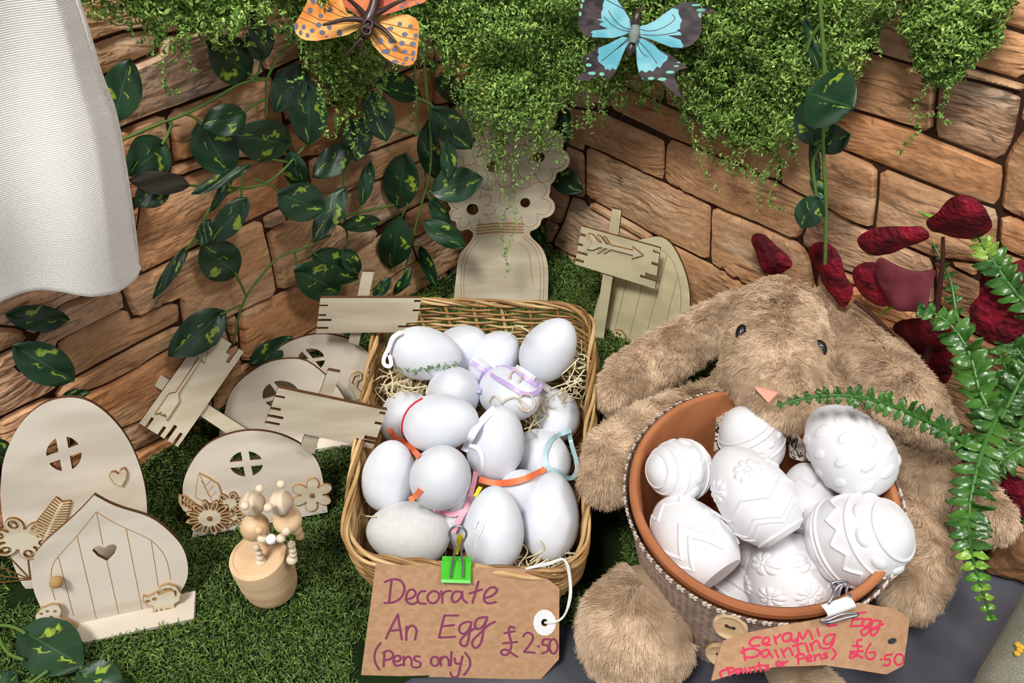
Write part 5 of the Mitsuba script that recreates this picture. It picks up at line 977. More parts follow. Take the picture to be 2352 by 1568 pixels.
ceramic('white ceramic egg with raised round dots, under the fern tip', 1950, 1034, 0.555, 178, 232, 128, 8, [(dots([(0.18 + 0.16 * r, (i + 0.5 * (r % 2)) / 7) for r in range(5) for i in range(7)], 0.064), 1.0)], spin=20)
ceramic('white ceramic egg with bold zigzag and hollow base at the left front of the pot', 1592, 1243, 0.56, 172, 236, 130, -12, [(zig(0.50, 0.12, 6, 0.028), 1.1), (zig(0.36, 0.12, 6, 0.02), .9), (zig(0.86, 0.05, 6, 0.02), .8)], flat=0.10)
ceramic('white ceramic egg with flowers and chevrons, topmost in the middle of the pot', 1730, 1136, 0.545, 172, 250, 126, -4, [(flowers([(0.68, i / 5) for i in range(5)], 0.15, 8), 1.2), (zig(0.44, 0.05, 5, 0.01), .9), (zig(0.26, 0.05, 5, 0.01, .0), .9), (zig(0.21, 0.05, 5, 0.008), .8), (ring_(0.1, 0.012), .9)], flat=0.05, spin=35)
ceramic('white ceramic egg with raised flowers at the front rim of the pot', 1814, 1336, 0.565, 196, 206, 100, 28, [(flowers([(0.55, i / 7) for i in range(7)] + [(0.82, i / 4 + .1) for i in range(4)], 0.135, 8), 1.2), (flowers([(0.36, i / 7 + .07) for i in range(7)], 0.07, 5), 1)], spin=10)
ceramic('white ceramic egg with a star-shaped band and dots at the right of the pot', 1974, 1236, 0.535, 208, 230, 20, 34, [(ring_(0.86, 0.012), .9), (ring_(0.66, 0.012), .8), (ring_(0.35, 0.012), 1), (ring_(0.29, 0.01), 1), (zig(0.54, 0.05, 12, 0.018), 1.3), (dots([(0.76, i / 8) for i in range(8)], 0.06), 1.5), (dots([(0.22, i / 8) for i in range(8)], 0.07), 1.3)])

# ---------------------------------------------------------------- second tag with white clip
PQ = lambda pts: crops(1300, 900, 2.2357, pts)
_q, _n = pot_hit(1900, 1425)
T2 = Flat(_q + unit(CAM - _q) * 0.009, (0.22, -1), 34)
k = thing('price_tag', 'bent brown card tag reading Ceramic Egg Painting (Paints or Pens) £6.50, below the pot', 'tag')
c2 = T2.px(PQ([(1300, 1300)]))[0]
def bend(m):      # the card bows away from the viewer at its left and right ends
    q = m.vertices; x = (q[:, 0] - c2[0]); m.vertices[:, 2] += -1.6 * x * x; return xform(m, T2.M())
def fine(g, t, z):
    m = extrude(g, t, z); m = m.subdivide_to_size(0.006); return bend(m)
TX2 = [[(1010, 1270), (985, 1270), (955, 1298), (965, 1315), (1002, 1310)], [(1020, 1300), (1050, 1286), (1045, 1268), (1025, 1275), (1022, 1303), (1056, 1304)], [(1075, 1260), (1085, 1296)], [(1080, 1272), (1105, 1250)], [(1150, 1240), (1125, 1246), (1115, 1270), (1130, 1284), (1155, 1268), (1158, 1240)], [(1156, 1245), (1165, 1278), (1182, 1280)], [(1190, 1282), (1200, 1236), (1215, 1268), (1240, 1226), (1266, 1266)], [(1290, 1215), (1300, 1250)], [(1395, 1175), (1355, 1177), (1342, 1196), (1392, 1195)],
       [(1548, 1138), (1490, 1140)], [(1490, 1140), (1465, 1205)], [(1465, 1205), (1522, 1205)], [(1480, 1172), (1532, 1168)], [(1572, 1174), (1536, 1180), (1530, 1204), (1558, 1205), (1580, 1174)], [(1580, 1174), (1562, 1240), (1535, 1255), (1522, 1236), (1575, 1214)], [(1628, 1188), (1592, 1186), (1580, 1214), (1604, 1226), (1634, 1188)], [(1634, 1188), (1606, 1250), (1582, 1258), (1576, 1240), (1650, 1205)],
       [(925, 1330), (935, 1392)], [(915, 1356), (960, 1330), (1006, 1346), (985, 1370), (935, 1376)], [(1040, 1330), (1015, 1345), (1025, 1370), (1050, 1350)], [(1045, 1330), (1066, 1370)], [(1080, 1330), (1095, 1366)], [(1110, 1325), (1125, 1362)], [(1118, 1342), (1145, 1316), (1166, 1352)], [(1180, 1270), (1200, 1346)], [(1165, 1306), (1216, 1290)], [(1230, 1290), (1246, 1336)], [(1255, 1290), (1266, 1326)], [(1260, 1302), (1285, 1276), (1306, 1312)], [(1378, 1244), (1335, 1255), (1325, 1284), (1350, 1294), (1382, 1246)], [(1382, 1244), (1366, 1300), (1345, 1316), (1305, 1310)],
       [(838, 1454), (816, 1470), (822, 1492)], [(850, 1440), (862, 1480)], [(845, 1451), (875, 1440), (880, 1456), (857, 1463)], [(908, 1440), (890, 1450), (900, 1466), (915, 1442), (926, 1460)], [(935, 1435), (942, 1456)], [(955, 1430), (960, 1452)], [(957, 1438), (975, 1425), (986, 1446)], [(1000, 1400), (1010, 1442)], [(990, 1418), (1018, 1412)], [(1046, 1410), (1030, 1415), (1050, 1426), (1030, 1434)], ell(1095, 1400, 10, 12) + [(1105, 1400)], [(1115, 1390), (1120, 1412)], [(1117, 1398), (1140, 1386)],
       [(1190, 1350), (1195, 1396)], [(1180, 1360), (1215, 1346), (1225, 1360), (1195, 1373)], [(1235, 1370), (1260, 1360), (1250, 1350), (1235, 1374), (1262, 1380)], [(1275, 1350), (1280, 1376)], [(1278, 1362), (1300, 1346), (1312, 1372)], [(1340, 1340), (1322, 1346), (1342, 1358), (1322, 1367)], [(1370, 1320), (1386, 1345), (1366, 1372)],
       [(1524, 1278), (1502, 1280), (1506, 1330), (1490, 1360), (1460, 1366), (1466, 1350), (1500, 1355), (1528, 1368)], [(1475, 1305), (1526, 1312)], [(1463, 1337), (1532, 1335)], [(1576, 1300), (1550, 1342), (1556, 1374), (1590, 1376), (1602, 1352), (1568, 1346)], [(1632, 1385), (1638, 1386)], [(1697, 1366), (1660, 1366)], [(1660, 1366), (1655, 1386), (1686, 1392), (1680, 1416), (1650, 1416)], ell(1740, 1396, 28, 28) + [(1768, 1396)]]
g = Polygon(T2.px(PQ([(776, 1520), (800, 1400), (830, 1305), (950, 1250), (1110, 1205), (1330, 1160), (1510, 1088), (1725, 1135), (1808, 1195), (1790, 1310), (1765, 1432), (1665, 1466), (1500, 1430), (1330, 1402), (1100, 1414), (900, 1462)]))).buffer(0); h2 = T2.poly(PQ(ell(1702, 1299, 29, 17)))
part(k, 'card', fine(g.difference(h2), 0.0008, -0.0008), 'kraft'); part(k, 'lettering', fine(strokes(T2, PQ, TX2, 0.0014), 0.00025, 0.00005), 'marker_pink')
k = thing('binder_clip', 'white binder clip with silver handles on the front rim of the pot', 'clip')
q = [T2.w(p, z) for p, z in zip(PQ([(1310, 1096), (1452, 1046), (1482, 1102), (1336, 1157)]), (.009, .009, .010, .010))]
e1, e2 = q[1] - q[0], q[3] - q[0]; n = unit(np.cross(e1, e2)); n = n if n @ (CAM - q[0]) > 0 else -n
rows = []
for s in np.linspace(0, 1, 12): rows.append([q[0] + e1 * t + e2 * s + n * 0.004 * (1 - (2 * s - 1) ** 2) for t in (0, 0.5, 1)])
part(k, 'body', solid_grid(np.array(rows), 0.0007), 'paper_white')
for pts, zz in (([(1345, 1085), (1375, 1020), (1365, 985), (1400, 972), (1450, 985), (1440, 1020), (1460, 1045)], .016), ([(1308, 1172), (1345, 1168), (1420, 1140), (1500, 1142), (1440, 1158), (1340, 1182), (1315, 1175)], .008), ([(1372, 1060), (1395, 1000), (1420, 985), (1410, 1010), (1400, 1050)], .014)):
    part(k, 'handle', bar(T2, PQ(pts), [zz] * len(pts), 0.0009), 'steel', True)
# ---------------------------------------------------------------- plush rabbit hugging the pot
def J(u, v, d, rpx): return (at_depth(u, v, d), rpx * d / FPX)
def Jm(p, r): return (A(*p), r)
head = [J(1785, 735, 0.685, 92), J(1780, 790, 0.66, 108), J(1772, 850, 0.625, 108), J(1790, 905, 0.60, 82), J(1812, 940, 0.59, 48)]
earL = [J(1706, 702, 0.725, 36), J(1632, 755, 0.73, 52), J(1540, 812, 0.725, 58), J(1450, 868, 0.715, 56), J(1414, 905, 0.705, 42)]
earR = [J(1878, 705, 0.725, 38), J(1952, 778, 0.71, 58), J(2028, 860, 0.675, 68), J(2090, 930, 0.625, 66), J(2128, 972, 0.615, 48)]
armL = [J(1660, 918, 0.71, 46), J(1572, 948, 0.685, 48), J(1474, 992, 0.655, 54), J(1408, 1040, 0.63, 56), J(1392, 1105, 0.61, 52)]
armR = [J(1960, 960, 0.69, 60), J(2050, 1020, 0.655, 62), J(2150, 1095, 0.62, 64), J(2225, 1155, 0.60, 62), J(2268, 1192, 0.59, 50)]
trunk = [J(1800, 860, 0.735, 120), J(1830, 960, 0.735, 150), J(1880, 1040, 0.725, 150)]
legR = [J(1960, 1060, 0.70, 110), J(2075, 1180, 0.635, 66), J(2118, 1280, 0.605, 66), J(2090, 1360, 0.595, 58)]
footL = [J(1462, 1452, 0.59, 128), J(1478, 1400, 0.595, 100), Jm((0.135, 0.30, 0.022), 0.014), Jm((0.20, 0.34, 0.018), 0.010), J(1960, 1090, 0.70, 60)]
footR = [J(1860, 1606, 0.575, 70), Jm((0.20, 0.30, 0.018), 0.012), Jm((0.20, 0.34, 0.018), 0.010)]
ms = []
for ch in (head, earL, earR, armL, armR, trunk, legR, footL, footR): ms += hull_chain(ch, 28)
ms += hull_chain([head[0], trunk[0]], 24) + hull_chain([armL[0], trunk[0]], 20) + hull_chain([armR[0], trunk[1]], 20)
ms += [m3.Manifold.sphere(58 * 0.66 / FPX, 24).translate(tuple(map(float, at_depth(u, v, 0.645)))) for u, v in ((1722, 865), (1842, 885))]      # cheeks
rab = m3.Manifold.batch_boolean(ms, m3.OpType.Add).refine_to_length(0.006)
body_m = from_manifold(rab); trimesh.smoothing.filter_taubin(body_m, 0.5, 0.52, 14)
RAB_C, RAB_D = (150, 120, 92), (186, 156, 124)
mat('plush', col2((166, 142, 118), (190, 166, 140), 40, 40, 40, 3), 0.9, 0.1, sheen=0.5)
k_rab = thing('plush_rabbit', 'light brown plush rabbit with long floppy ears hugging the pot of ceramic eggs', 'soft toy')
part(k_rab, 'body', body_m, 'plush', True)
rf = np.random.default_rng(17)
NH = 300000
pts, fi = trimesh.sample.sample_surface(body_m, 620000, seed=5)
nrm = trimesh.graph.smooth_shade(body_m, angle=1.0).face_normals[fi] if False else body_m.face_normals[fi]
vw = pts - CAM; vis = (nrm * vw).sum(1) < 0.25 * np.linalg.norm(vw, axis=1)
uvp = proj(pts); vis &= (uvp[:, 0] < 2480) & (uvp[:, 1] < 1680)
loc = (pts - PC) @ PM_[:3, :3]; vis &= ~((np.hypot(loc[:, 0], loc[:, 1]) < PR + 0.002) & (loc[:, 2] < 0.004))
pts, nrm = pts[vis][:NH], nrm[vis][:NH]; n = len(pts); print('hairs', n)
comb = A(0, -0.35, -1) + 0.8 * np.stack([meshkit.fbm(pts * 28 + 40 * a, 2) - 0.5 for a in (1, 2, 3)], 1) * 2
comb -= nrm * (comb * nrm).sum(1)[:, None]; comb /= np.linalg.norm(comb, axis=1, keepdims=True) + 1e-9
clump = np.stack([meshkit.noise(pts * 230 + 17 * a) - 0.5 for a in (1, 2, 3)], 1) * 1.5
Lh = rf.uniform(0.0045, 0.0085, n)[:, None]
hd = proj(pts); face = np.exp(-((hd[:, 0] - 1785) ** 2 / 120 ** 2 + (hd[:, 1] - 830) ** 2 / 120 ** 2))[:, None]; Lh = Lh * (1 - 0.45 * face)
d1 = nrm * 0.75 + comb * 0.5 + clump * 0.40 + rf.normal(0, 0.12, (n, 3)); d1 /= np.linalg.norm(d1, axis=1, keepdims=True)
d2 = nrm * 0.22 + comb * 1.0 + clump * 0.8 + rf.normal(0, 0.15, (n, 3)); d2 /= np.linalg.norm(d2, axis=1, keepdims=True)
c0, c1, c2_, c3 = pts - nrm * 0.001, pts + d1 * Lh * 0.4, pts + d1 * Lh * 0.45 + d2 * Lh * 0.35, pts + d1 * Lh * 0.45 + d2 * Lh * 0.75
import os
def hair_file(name, sel):
    os.makedirs(meshkit.FOLDER, exist_ok=True); fn = f'{meshkit.FOLDER}/{name}.txt'
    Q = np.stack([2 * c0 - c1, c0, c1, c2_, c3, 2 * c3 - c2_], 1)[sel]; Rr = np.broadcast_to(A(.00017, .00017, .00017, .00014, .00008, .00005), Q.shape[:2])
    rows = np.concatenate([Q, Rr[..., None]], 2)
    with open(fn, 'w') as f:
        f.write('\n\n'.join('\n'.join('%.5f %.5f %.5f %.5f' % tuple(r) for r in h) for h in rows))
    return fn
tone = meshkit.fbm(pts * 55, 3) + rf.normal(0, 0.12, n)
for nm, sel, a, b in (('fur', tone < 0.5, (172, 145, 116), (196, 169, 139)), ('fur_light', tone >= 0.5, (204, 178, 148), (228, 205, 176))):
    mt = f'hair_{nm}'; scene[mt] = {'type': 'principled', 'base_color': col2(a, b, 60, 60, 60, 2), 'roughness': 0.7, 'specular': 0.2, 'sheen': 0.4}
    kf = part_key(k_rab, 'fur'); scene[kf] = {'type': 'bsplinecurve', 'filename': hair_file(nm, sel), 'bsdf': {'type': 'ref', 'id': mt}}; lab(kf, None, kind='stuff')
TRI = body_m.vertices[body_m.faces]
def hit_body(u, v):
    o, d = CAM, ray(u, v); e1, e2 = TRI[:, 1] - TRI[:, 0], TRI[:, 2] - TRI[:, 0]; h = np.cross(d, e2); a = (e1 * h).sum(1); a = np.where(np.abs(a) < 1e-15, 1e-15, a); s = o - TRI[:, 0]; uu = (s * h).sum(1) / a; q = np.cross(s, e1); vv = (q @ d) / a; t = (e2 * q).sum(1) / a
    ok = (uu >= 0) & (vv >= 0) & (uu + vv <= 1) & (t > 0); i = np.argmin(np.where(ok, t, 1e9)); return o + d * t[i], body_m.face_normals[i]
mat('eye_black', rgb(10, 9, 9), 0.08, 0.6, clearcoat=1.0); mat('nose_pink', rgb(226, 158, 136), 0.6, 0.3)
for u, v in ((1706, 766), (1880, 800)):
    p, n = hit_body(u, v); x = unit(np.cross(A(0, 0, 1), n)); vz = unit(n + unit(CAM - p) * 1.5); x = unit(np.cross(UP + RT * (0.25 if u < 1800 else -0.35), vz)); part(k_rab, 'eye', xform(sphere(A(0, 0, 0), 0.0066, 3, (0.62, 1.0, 0.6)), frame(p + vz * 0.0045, x, np.cross(vz, x), vz)), 'eye_black', True)
p, n = hit_body(1764, 908); n = unit(n + unit(CAM - p)); x = unit(np.cross(A(0, 0, 1), n)); y = np.cross(n, x)
tri = Polygon([((on_plane(u, v, p, n) - p) @ x, (on_plane(u, v, p, n) - p) @ y) for u, v in ((1738, 890), (1786, 903), (1768, 922))]).buffer(0.0012)
m = extrude(tri, 0.0035, 0.0); m.vertices[:, :2] *= np.where(m.vertices[:, 2:] > 0.001, 0.85, 1.0); part(k_rab, 'nose', xform(m, frame(p + n * 0.0028, x, y, n)), 'nose_pink', 30)
# neckerchief
def floral(p, n, uv):
    f, s, w = mikit.voronoi(p.x * 330 + p.z * 90, p.z * 330 + p.y * 180); return mix(lin(214, 206, 192), lin(58, 56, 52), sstep(0.52, 0.62, noise(p.x * 560, p.y * 560, p.z * 560) * 0.6 + w * 0.4))
mat('floral_cloth', mikit.proc(floral), 0.8, 0.2)
def crumple(px, d0, d1, k, nm):
    g = []; n = 18
    for i in range(n):
        row = []
        for j in range(10):
            s, t = i / (n - 1), j / 9; p0 = A(*px[0]) * (1 - t) + A(*px[1]) * t; p1 = A(*px[3]) * (1 - t) + A(*px[2]) * t; q = p0 * (1 - s) + p1 * s
            row.append(at_depth(q[0], q[1], d0 * (1 - s) + d1 * s + 0.004 * math.sin(s * 9 + t * 4) + 0.003 * math.sin(t * 11 + s * 3)))
        g.append(row)
    part(k, nm, solid_grid(np.array(g), 0.001), 'floral_cloth', True)
k = thing('neckerchief', 'black and white floral neckerchief tied under the rabbit chin', 'scarf')
crumple([(1648, 940), (1700, 932), (1690, 1010), (1640, 1036)], 0.635, 0.607, k, 'tail'); crumple([(1800, 965), (1860, 970), (1852, 1062), (1815, 1050)], 0.64, 0.60, k, 'tail'); crumple([(1690, 935), (1850, 960), (1850, 990), (1695, 965)], 0.655, 0.65, k, 'band')
# ---------------------------------------------------------------- bead couple on a wooden drum
mat('pine', col2((204, 168, 128), (226, 194, 154), 24, 24, 120, 3), 0.55, 0.35); mat('pine_grey', mikit.proc(lambda p, n, uv: mix(lin(186, 164, 138), lin(214, 196, 172), sstep(0.35, 0.6, noise(p.x * 420 + p.z * 60, p.y * 60, 0.5)))), 0.55, 0.35); mat('pine_pale', rgb(222, 204, 178), 0.5, 0.35)
k = thing('bead_couple', 'small wooden couple of two bead dolls holding hands on a round wooden drum', 'toy')
bc = on_floor(630, 1352, 0.005); R0 = 0.0232
part(k, 'drum', xform(lathe([(0.0005, 0), (R0 * 0.78, 0), (R0 * 0.86, 0.003), (R0 * 0.95, 0.010), (R0, 0.022), (R0, 0.050), (R0 * 0.97, 0.0535), (R0 * 0.82, 0.0555), (R0 * 0.8, 0.0545), (0.0005, 0.055)], 56), frame(bc, unit(A(1, 0, 0.04)), A(0, 1, 0), unit(A(-0.04, -0.03, 1)))), 'pine', 40)
def bead(nm, x, y, r, mt='pine', dy=0.0, par=k, sc=(1, 1, 1)):
    u, v = N_([(x, y)])[0]; p = on_plane(u, v, bc + A(0, dy, 0), A(0, -1, 0.0)); d = (p - CAM) @ FW
    part(par, nm, sphere(p, r / 2.3475 * d / FPX, 3, sc), mt, True)
for x0, bx, by, tk, hd, ns, hm in ((0, 1375, 728, (1400, 520), (1360, 602), (1322, 612), 'pine_grey'), (1, 1550, 690, (1515, 497), (1512, 596), (1447, 622), 'pine_grey')):
    bead('body', bx, by, 77, 'pine'); bead('head', *hd, 69, hm); bead('topknot', *tk, 23, 'pine_pale'); bead('nose', *ns, 25, 'pine_pale', -0.014)
for x, y, r, mt in ((1395, 745, 24, 'pine'), (1412, 790, 25, 'pine_pale'), (1462, 794, 28, 'paper_white'), (1515, 788, 25, 'pine_pale'), (1543, 750, 24, 'pine_pale')): bead('hand_bead', x, y, r, mt, -0.017)
for x, y, r in ((1383, 838, 19), (1395, 864, 20), (1402, 888, 22), (1405, 915, 30), (1572, 822, 22), (1577, 850, 21), (1580, 872, 22), (1575, 902, 30)): bead('leg_bead', x, y, r, 'pine_pale', -0.008)
for x, y, r in ((1602, 745, 28), (1618, 775, 24), (1430, 835, 18), (1440, 860, 18), (1530, 840, 18)): bead('leg_bead', x, y, r, 'pine', 0.006)
# ---------------------------------------------------------------- burgundy velvet leaves
def velvet_col(p, n, uv): return mix(lin(72, 6, 18), lin(142, 20, 42), sstep(0.3, 0.75, fbm(p.x * 90, p.y * 90, p.z * 90, 4)))
bumped('velvet', mikit.proc(velvet_col), lambda p, n, uv: fbm(p.x * 260, p.y * 260, p.z * 260, 3) * 0.003, 1.0, 0.75, 0.3, eps=4e-4, sheen=0.8)
mat('leaf_back', col2((88, 36, 44), (116, 52, 58), 60, 60, 60), 0.75, 0.2); mat('twig', rgb(74, 40, 34), 0.7, 0.3)
def leaf_blob(pts, off, bulge=0.010, side='R', N0=NR, curl=(0, 0)):
    P0 = K + N0 * off; ez = N0; ex = DR if side == 'R' else DL; ey = A(0, 0, 1)
    p2 = [((on_plane(u, v, P0, ez) - P0) @ ex, (on_plane(u, v, P0, ez) - P0) @ ey) for u, v in pts]; g = Polygon(spline(A(*p2), 60, closed=True)).buffer(0)
    g = max(polys(g), key=lambda a: a.area); x0, y0, x1, y1 = g.bounds; st = 0.0045
    gx, gy = np.meshgrid(np.arange(x0, x1, st), np.arange(y0, y1, st)); gi = g.buffer(-0.002); ip = np.c_[gx.ravel(), gy.ravel()]; ip = ip[shapely.contains_xy(gi, ip[:, 0], ip[:, 1])]
    rg_ = np.array(g.exterior.coords)[:-1]; Q = np.vstack([rg_, ip]); tri = Delaunay(Q).simplices; cen = Q[tri].mean(1); tri = tri[shapely.contains_xy(g, cen[:, 0], cen[:, 1])]
    dist = np.array([g.exterior.distance(Point(q)) for q in Q]); c = Q.mean(0); w = max(x1 - x0, y1 - y0) / 2
    z = bulge * (1 - np.exp(-dist / 0.012)) + 0.006 * (meshkit.fbm(np.c_[Q * 60, np.full(len(Q), off * 99)], 2) - 0.5) + curl[0] * ((Q[:, 0] - c[0]) / w) + curl[1] * ((Q[:, 1] - c[1]) / w)
    f = P0 + ex * Q[:, :1] + ey * Q[:, 1:2] + ez * z[:, None]; b = f - ez * 0.0012; n = len(Q); nn = np.cross(f[tri[0, 1]] - f[tri[0, 0]], f[tri[0, 2]] - f[tri[0, 0]]) @ ez
    if nn < 0: tri = tri[:, ::-1]
    m = len(rg_); r = np.arange(m); r2 = (r + 1) % m; sidef = np.vstack([np.stack([r, r2, r2 + n], 1), np.stack([r, r2 + n, r + n], 1)])
    return trimesh.Trimesh(np.vstack([f, b]), np.vstack([tri, tri[:, ::-1] + n, sidef]), process=False)
E_ = lambda pts: crop('E', pts); B_ = lambda pts: crop('B', pts)
k = thing('velvet_leaf_spray', 'spray of large burgundy velvet leaves above and beside the rabbit', 'plant')
for pts, off, cu in ((D_([(1855, 575), (1885, 548), (1950, 545), (2050, 610), (2180, 720), (2245, 800), (2200, 850), (2110, 895), (1990, 890), (1920, 800), (1870, 680)]), 0.03, (.004, 0)),
                     (E_([(0, 70), (120, 15), (220, 20), (330, 80), (400, 200), (440, 330), (520, 440), (515, 540), (430, 655), (370, 640), (310, 580), (200, 470), (80, 300), (-10, 170)]), 0.06, (.008, 0)),
                     (B_([(838, 1390), (900, 1320), (1000, 1270), (1150, 1243), (1350, 1238), (1450, 1245), (1512, 1325), (1470, 1370), (1300, 1440), (1150, 1510), (980, 1535), (880, 1500)]), 0.075, (0, .006)),
                     (B_([(1440, 1250), (1550, 1150), (1650, 1030), (1750, 950), (1850, 925), (1950, 960), (2030, 1040), (2070, 1150), (2070, 1250), (2000, 1330), (1900, 1390), (1780, 1402), (1650, 1388), (1550, 1362), (1480, 1350)]), 0.07, (0, .01)),
                     (E_([(518, 280), (560, 222), (640, 193), (760, 205), (830, 260), (860, 420), (960, 560), (1000, 660), (900, 692), (780, 687), (640, 600), (555, 470)]), 0.065, (-.004, 0)),
                     (E_([(935, 900), (1050, 810), (1200, 770), (1330, 745), (1480, 800), (1600, 790), (1650, 900), (1565, 1100), (1570, 1250), (1540, 1450), (1450, 1570), (1360, 1500), (1260, 1350), (1150, 1180), (1050, 1050), (970, 980)]), 0.05, (0, .01)),
                     (E_([(1885, 360), (2050, 330), (2200, 250), (2352, 228), (2450, 600), (2380, 900), (2200, 1072), (2100, 1077), (1950, 1010), (1850, 870), (1775, 720), (1788, 640), (1860, 560)]), 0.06, (0, -.006)),
                     (crops(1300, 900, 2.2357, [(2170, 410), (2260, 405), (2352, 450), (2420, 560), (2352, 650), (2270, 600), (2200, 520)]), 0.09, (0, 0)), (crops(1300, 900, 2.2357, [(2150, 1290), (2160, 1210), (2230, 1130), (2275, 1120), (2240, 1200), (2190, 1300)]), 0.12, (0, 0))):
    part(k, 'leaf', leaf_blob(pts, off, curl=cu), 'velvet', True)
part(k, 'leaf', leaf_blob(E_([(735, 205), (1000, 265), (1250, 308), (1385, 300), (1395, 320), (1350, 450), (1310, 692), (1180, 705), (1050, 695), (950, 658), (850, 520), (765, 430)]), 0.082, 0.004, curl=(0.004, -.004)), 'leaf_back', True, label='smooth dull red back of a folded leaf')
for q in ([(2166, 545), (2165, 600), (2158, 660), (2150, 730), (2140, 780), (2118, 856), (2105, 930)], [(2395, 700), (2330, 790), (2310, 860), (2300, 950)], [(2148, 605), (2157, 608), (2163, 615)], [(1962, 690), (1990, 712), (2040, 760), (2110, 840)]): part(k, 'twig', tube(spline([on_plane(u, v, K + NR * 0.055, NR) for u, v in q], 24), np.linspace(0.0014, 0.0042, 24) if q[0][0] == 2166 else 0.0018, 8), 'twig', True)
part(k, 'twig', tube(spline([on_plane(u, v, K + NR * 0.09, NR) for u, v in [(2312, 1130), (2335, 1190), (2338, 1230), (2300, 1262), (2278, 1275), (2272, 1300), (2280, 1350), (2290, 1420)]], 30), 0.0017, 8), 'twig', True)
# ---------------------------------------------------------------- plastic fern
mat('fern_green', col2((44, 86, 30), (74, 120, 46), 60, 60, 60, 2), 0.3, 0.5); mat('fern_lime', col2((86, 140, 44), (146, 180, 70), 60, 60, 60, 2), 0.25, 0.6); mat('fern_stem', rgb(62, 108, 42), 0.35, 0.5)
k_fern = thing('fern', 'glossy green plastic fern with arching fronds at the right edge', 'plant')
rn = np.random.default_rng(31)
def leaflet(b, tip, w, N, mt, par):
    ax = tip - b; L = np.linalg.norm(ax)
    m, uv = leaf_mesh(b, tip, w, N, bend=rn.uniform(0.05, 0.25), fold=0.35, nt=7, ns=5, shape=0.45)
    scene[part_key(par, 'leaflet')] = mikit.ply(m, mt, True)
def frond(px, ds, npair, llen, wid, mts, tipfrac=0.35, ang=68, both=(1, 1), lean=0.3):
    n = 60; s = spline(A(*[(u, v, d) for (u, v), d in zip(px, ds)]), n); P = A(*[at_depth(u, v, d) for u, v, d in s]); kf = part(k_fern, 'frond', tube(P, np.linspace(0.0009, 0.0022, n), 7), 'fern_stem', True)
    tg = np.gradient(P, axis=0); tg /= np.linalg.norm(tg, axis=1, keepdims=True)
    for i in range(npair):
        f = (i + 0.5) / npair; j = min(int(f * (n - 1)), n - 1); p = P[j]; t = -tg[j]; vw = unit(CAM - p); sd = unit(np.cross(t, vw)); d = s[j][2]
        ln = llen * d / FPX * (tipfrac + (1 - tipfrac) * min(1, f * 2.2)) * rn.uniform(0.88, 1.1)
        for q, sg in enumerate((1, -1)):
            if not both[q]: continue
            a = math.radians(ang + rn.uniform(-8, 8)); dr_ = unit(t * math.cos(a) + sd * sg * math.sin(a) + vw * rn.uniform(-0.15, lean))
            leaflet(p, p + dr_ * ln, wid * d / FPX * (0.5 + 0.5 * min(1, f * 2.2)), unit(vw + rn.normal(0, 0.35, 3)), mts(f), kf)
gm = lambda f: 'fern_green'; lm = lambda f: 'fern_lime' if f < 0.45 else 'fern_green'
frond([(1785, 931), (1850, 914), (1940, 908), (2040, 928), (2120, 962), (2190, 998), (2250, 1062)], [0.515, 0.515, 0.515, 0.52, 0.53, 0.545, 0.56], 22, 30, 19, gm, 0.25, 82)
frond([(2278, 1426), (2254, 1350), (2232, 1270), (2226, 1190), (2236, 1110), (2258, 1030), (2300, 940)], [0.53, 0.53, 0.53, 0.53, 0.535, 0.545, 0.56], 20, 48, 25, lambda f: 'fern_lime' if f < 0.34 else 'fern_green', 0.22, 76)
frond([(2143, 558), (2164, 602), (2183, 645), (2194, 705), (2215, 780), (2240, 850)], [0.66, 0.655, 0.65, 0.645, 0.64, 0.63], 11, 20, 14, gm, 0.3, 62)
frond([(2108, 711), (2150, 722), (2192, 756), (2218, 795), (2236, 840), (2248, 890), (2290, 970)], [0.60, 0.60, 0.595, 0.59, 0.585, 0.58, 0.57], 13, 48, 29, gm, 0.35, 66)
frond([(2222, 500), (2246, 542), (2282, 602), (2330, 668), (2390, 730)], [0.59, 0.585, 0.58, 0.575, 0.57], 12, 44, 25, lm, 0.25, 62)
frond([(2290, 800), (2312, 850), (2340, 905), (2370, 960)], [0.60, 0.60, 0.595, 0.59], 7, 42, 20, gm, 0.35, 62)
frond([(2420, 760), (2372, 830), (2330, 900), (2300, 960), (2270, 1010)], [0.575, 0.575, 0.575, 0.57, 0.57], 9, 44, 20, gm, 0.5, 62)
frond([(2240, 905), (2275, 925), (2310, 960), (2350, 1010)], [0.62, 0.615, 0.61, 0.60], 6, 40, 18, gm, 0.4, 62)
frond([(2244, 1046), (2262, 1000), (2292, 950), (2340, 880), (2380, 820)], [0.60, 0.60, 0.60, 0.595, 0.59], 9, 44, 22, gm, 0.4, 60)
frond([(2300, 742), (2322, 780), (2356, 830), (2400, 880)], [0.60, 0.60, 0.595, 0.59], 8, 46, 24, gm, 0.4, 62)
frond([(2390, 1010), (2340, 1030), (2300, 1060), (2262, 1110)][::-1], [0.575, 0.575, 0.575, 0.575], 8, 42, 20, gm, 0.4, 62)
frond([(2232, 965), (2262, 950), (2300, 955), (2360, 985)], [0.61, 0.61, 0.61, 0.60], 7, 42, 20, gm, 0.4, 62)
# stray green sprout tips by the burgundy leaves
for q in ([(2110, 486), (2128, 494), (2145, 500)], [(2015, 728), (2035, 712), (2062, 700)]):
    P = spline([on_plane(u, v, K + NR * 0.05, NR) for u, v in q], 10); part(k_fern, 'shoot', tube(P, np.linspace(0.0006, 0.0022, 10), 6), 'fern_lime', True)
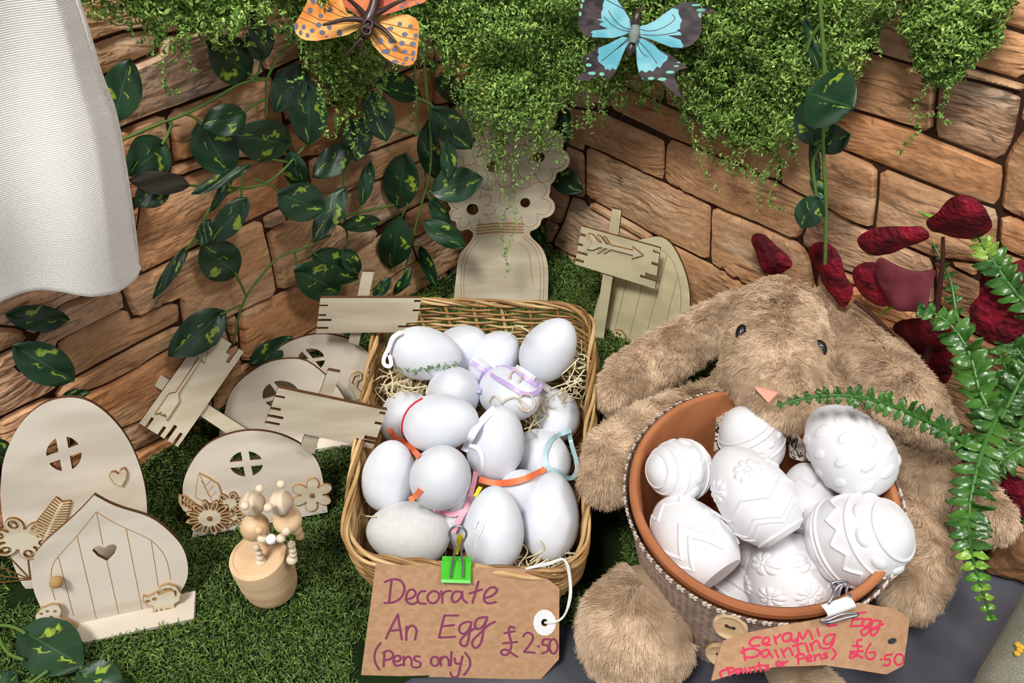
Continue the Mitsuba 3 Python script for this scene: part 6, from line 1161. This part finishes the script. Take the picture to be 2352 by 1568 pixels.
# ---------------------------------------------------------------- piece of bark behind the fern
mat('bark_brown', col2((84, 58, 38), (140, 102, 70), 40, 120, 160, 4), 0.85, 0.2)
bm = m3.Manifold.batch_hull([m3.Manifold.sphere(r, 16).translate(tuple(map(float, on_floor(u, v, z)))) for u, v, r, z in ((2286, 1300, 0.008, 0.010), (2330, 1225, 0.009, 0.030), (2420, 1240, 0.010, 0.032), (2400, 1330, 0.008, 0.010), (2350, 1270, 0.010, 0.026))]).refine_to_length(0.003)
bm = from_manifold(bm); bn = bm.vertex_normals; bm.vertices += bn * (meshkit.fbm(bm.vertices * A(60, 160, 120), 4)[:, None] - 0.5) * 0.009
single('bark_piece', bm, 'bark_brown', 'rough brown piece of bark lying behind the hanging fern frond at the right edge', 'bark', True)
# ---------------------------------------------------------------- branch at the bottom right corner
def bark(p, n, uv):
    f, s2, w = mikit.voronoi(uv.x * 26, uv.y * 230); base = mix(lin(112, 112, 98), lin(142, 140, 124), fbm(p.x * 60, p.y * 60, p.z * 60, 3)); return mix(base, lin(206, 204, 190), sstep(0.16, 0.10, f) * (w > 0.45))
mat('bark', mikit.proc(bark), 0.75, 0.3); mat('lichen', rgb(206, 164, 56), 0.9, 0.1)
k = thing('branch', 'thick grey-green tree branch with pale specks in the bottom right corner', 'branch')
P = spline([at_depth(2300, 1760, 0.47), at_depth(2362, 1610, 0.475), at_depth(2420, 1500, 0.48), at_depth(2500, 1330, 0.485)], 40); m = tube(P, np.linspace(0.0305, 0.0270, 40), 40); n = 40 * 40
uv = np.zeros((len(m.vertices), 2)); uv[:n, 0] = np.tile(np.arange(40) / 40 * 6, 40); uv[:n, 1] = np.repeat(np.linspace(0, 0.25, 40), 40)
part(k, 'wood', m, 'bark', True, uv=uv)
mm = []
for u, v in ((2338, 1480), (2342, 1492), (2336, 1500), (2346, 1485)):
    c = on_plane(u, v, P[18] + unit(CAM - P[18]) * 0.029, unit(CAM - P[18])); mm.append(sphere(c, 0.0018, 2, (1, 1, 0.8)))
part(k, 'lichen', cat_mesh(mm), 'lichen', True)
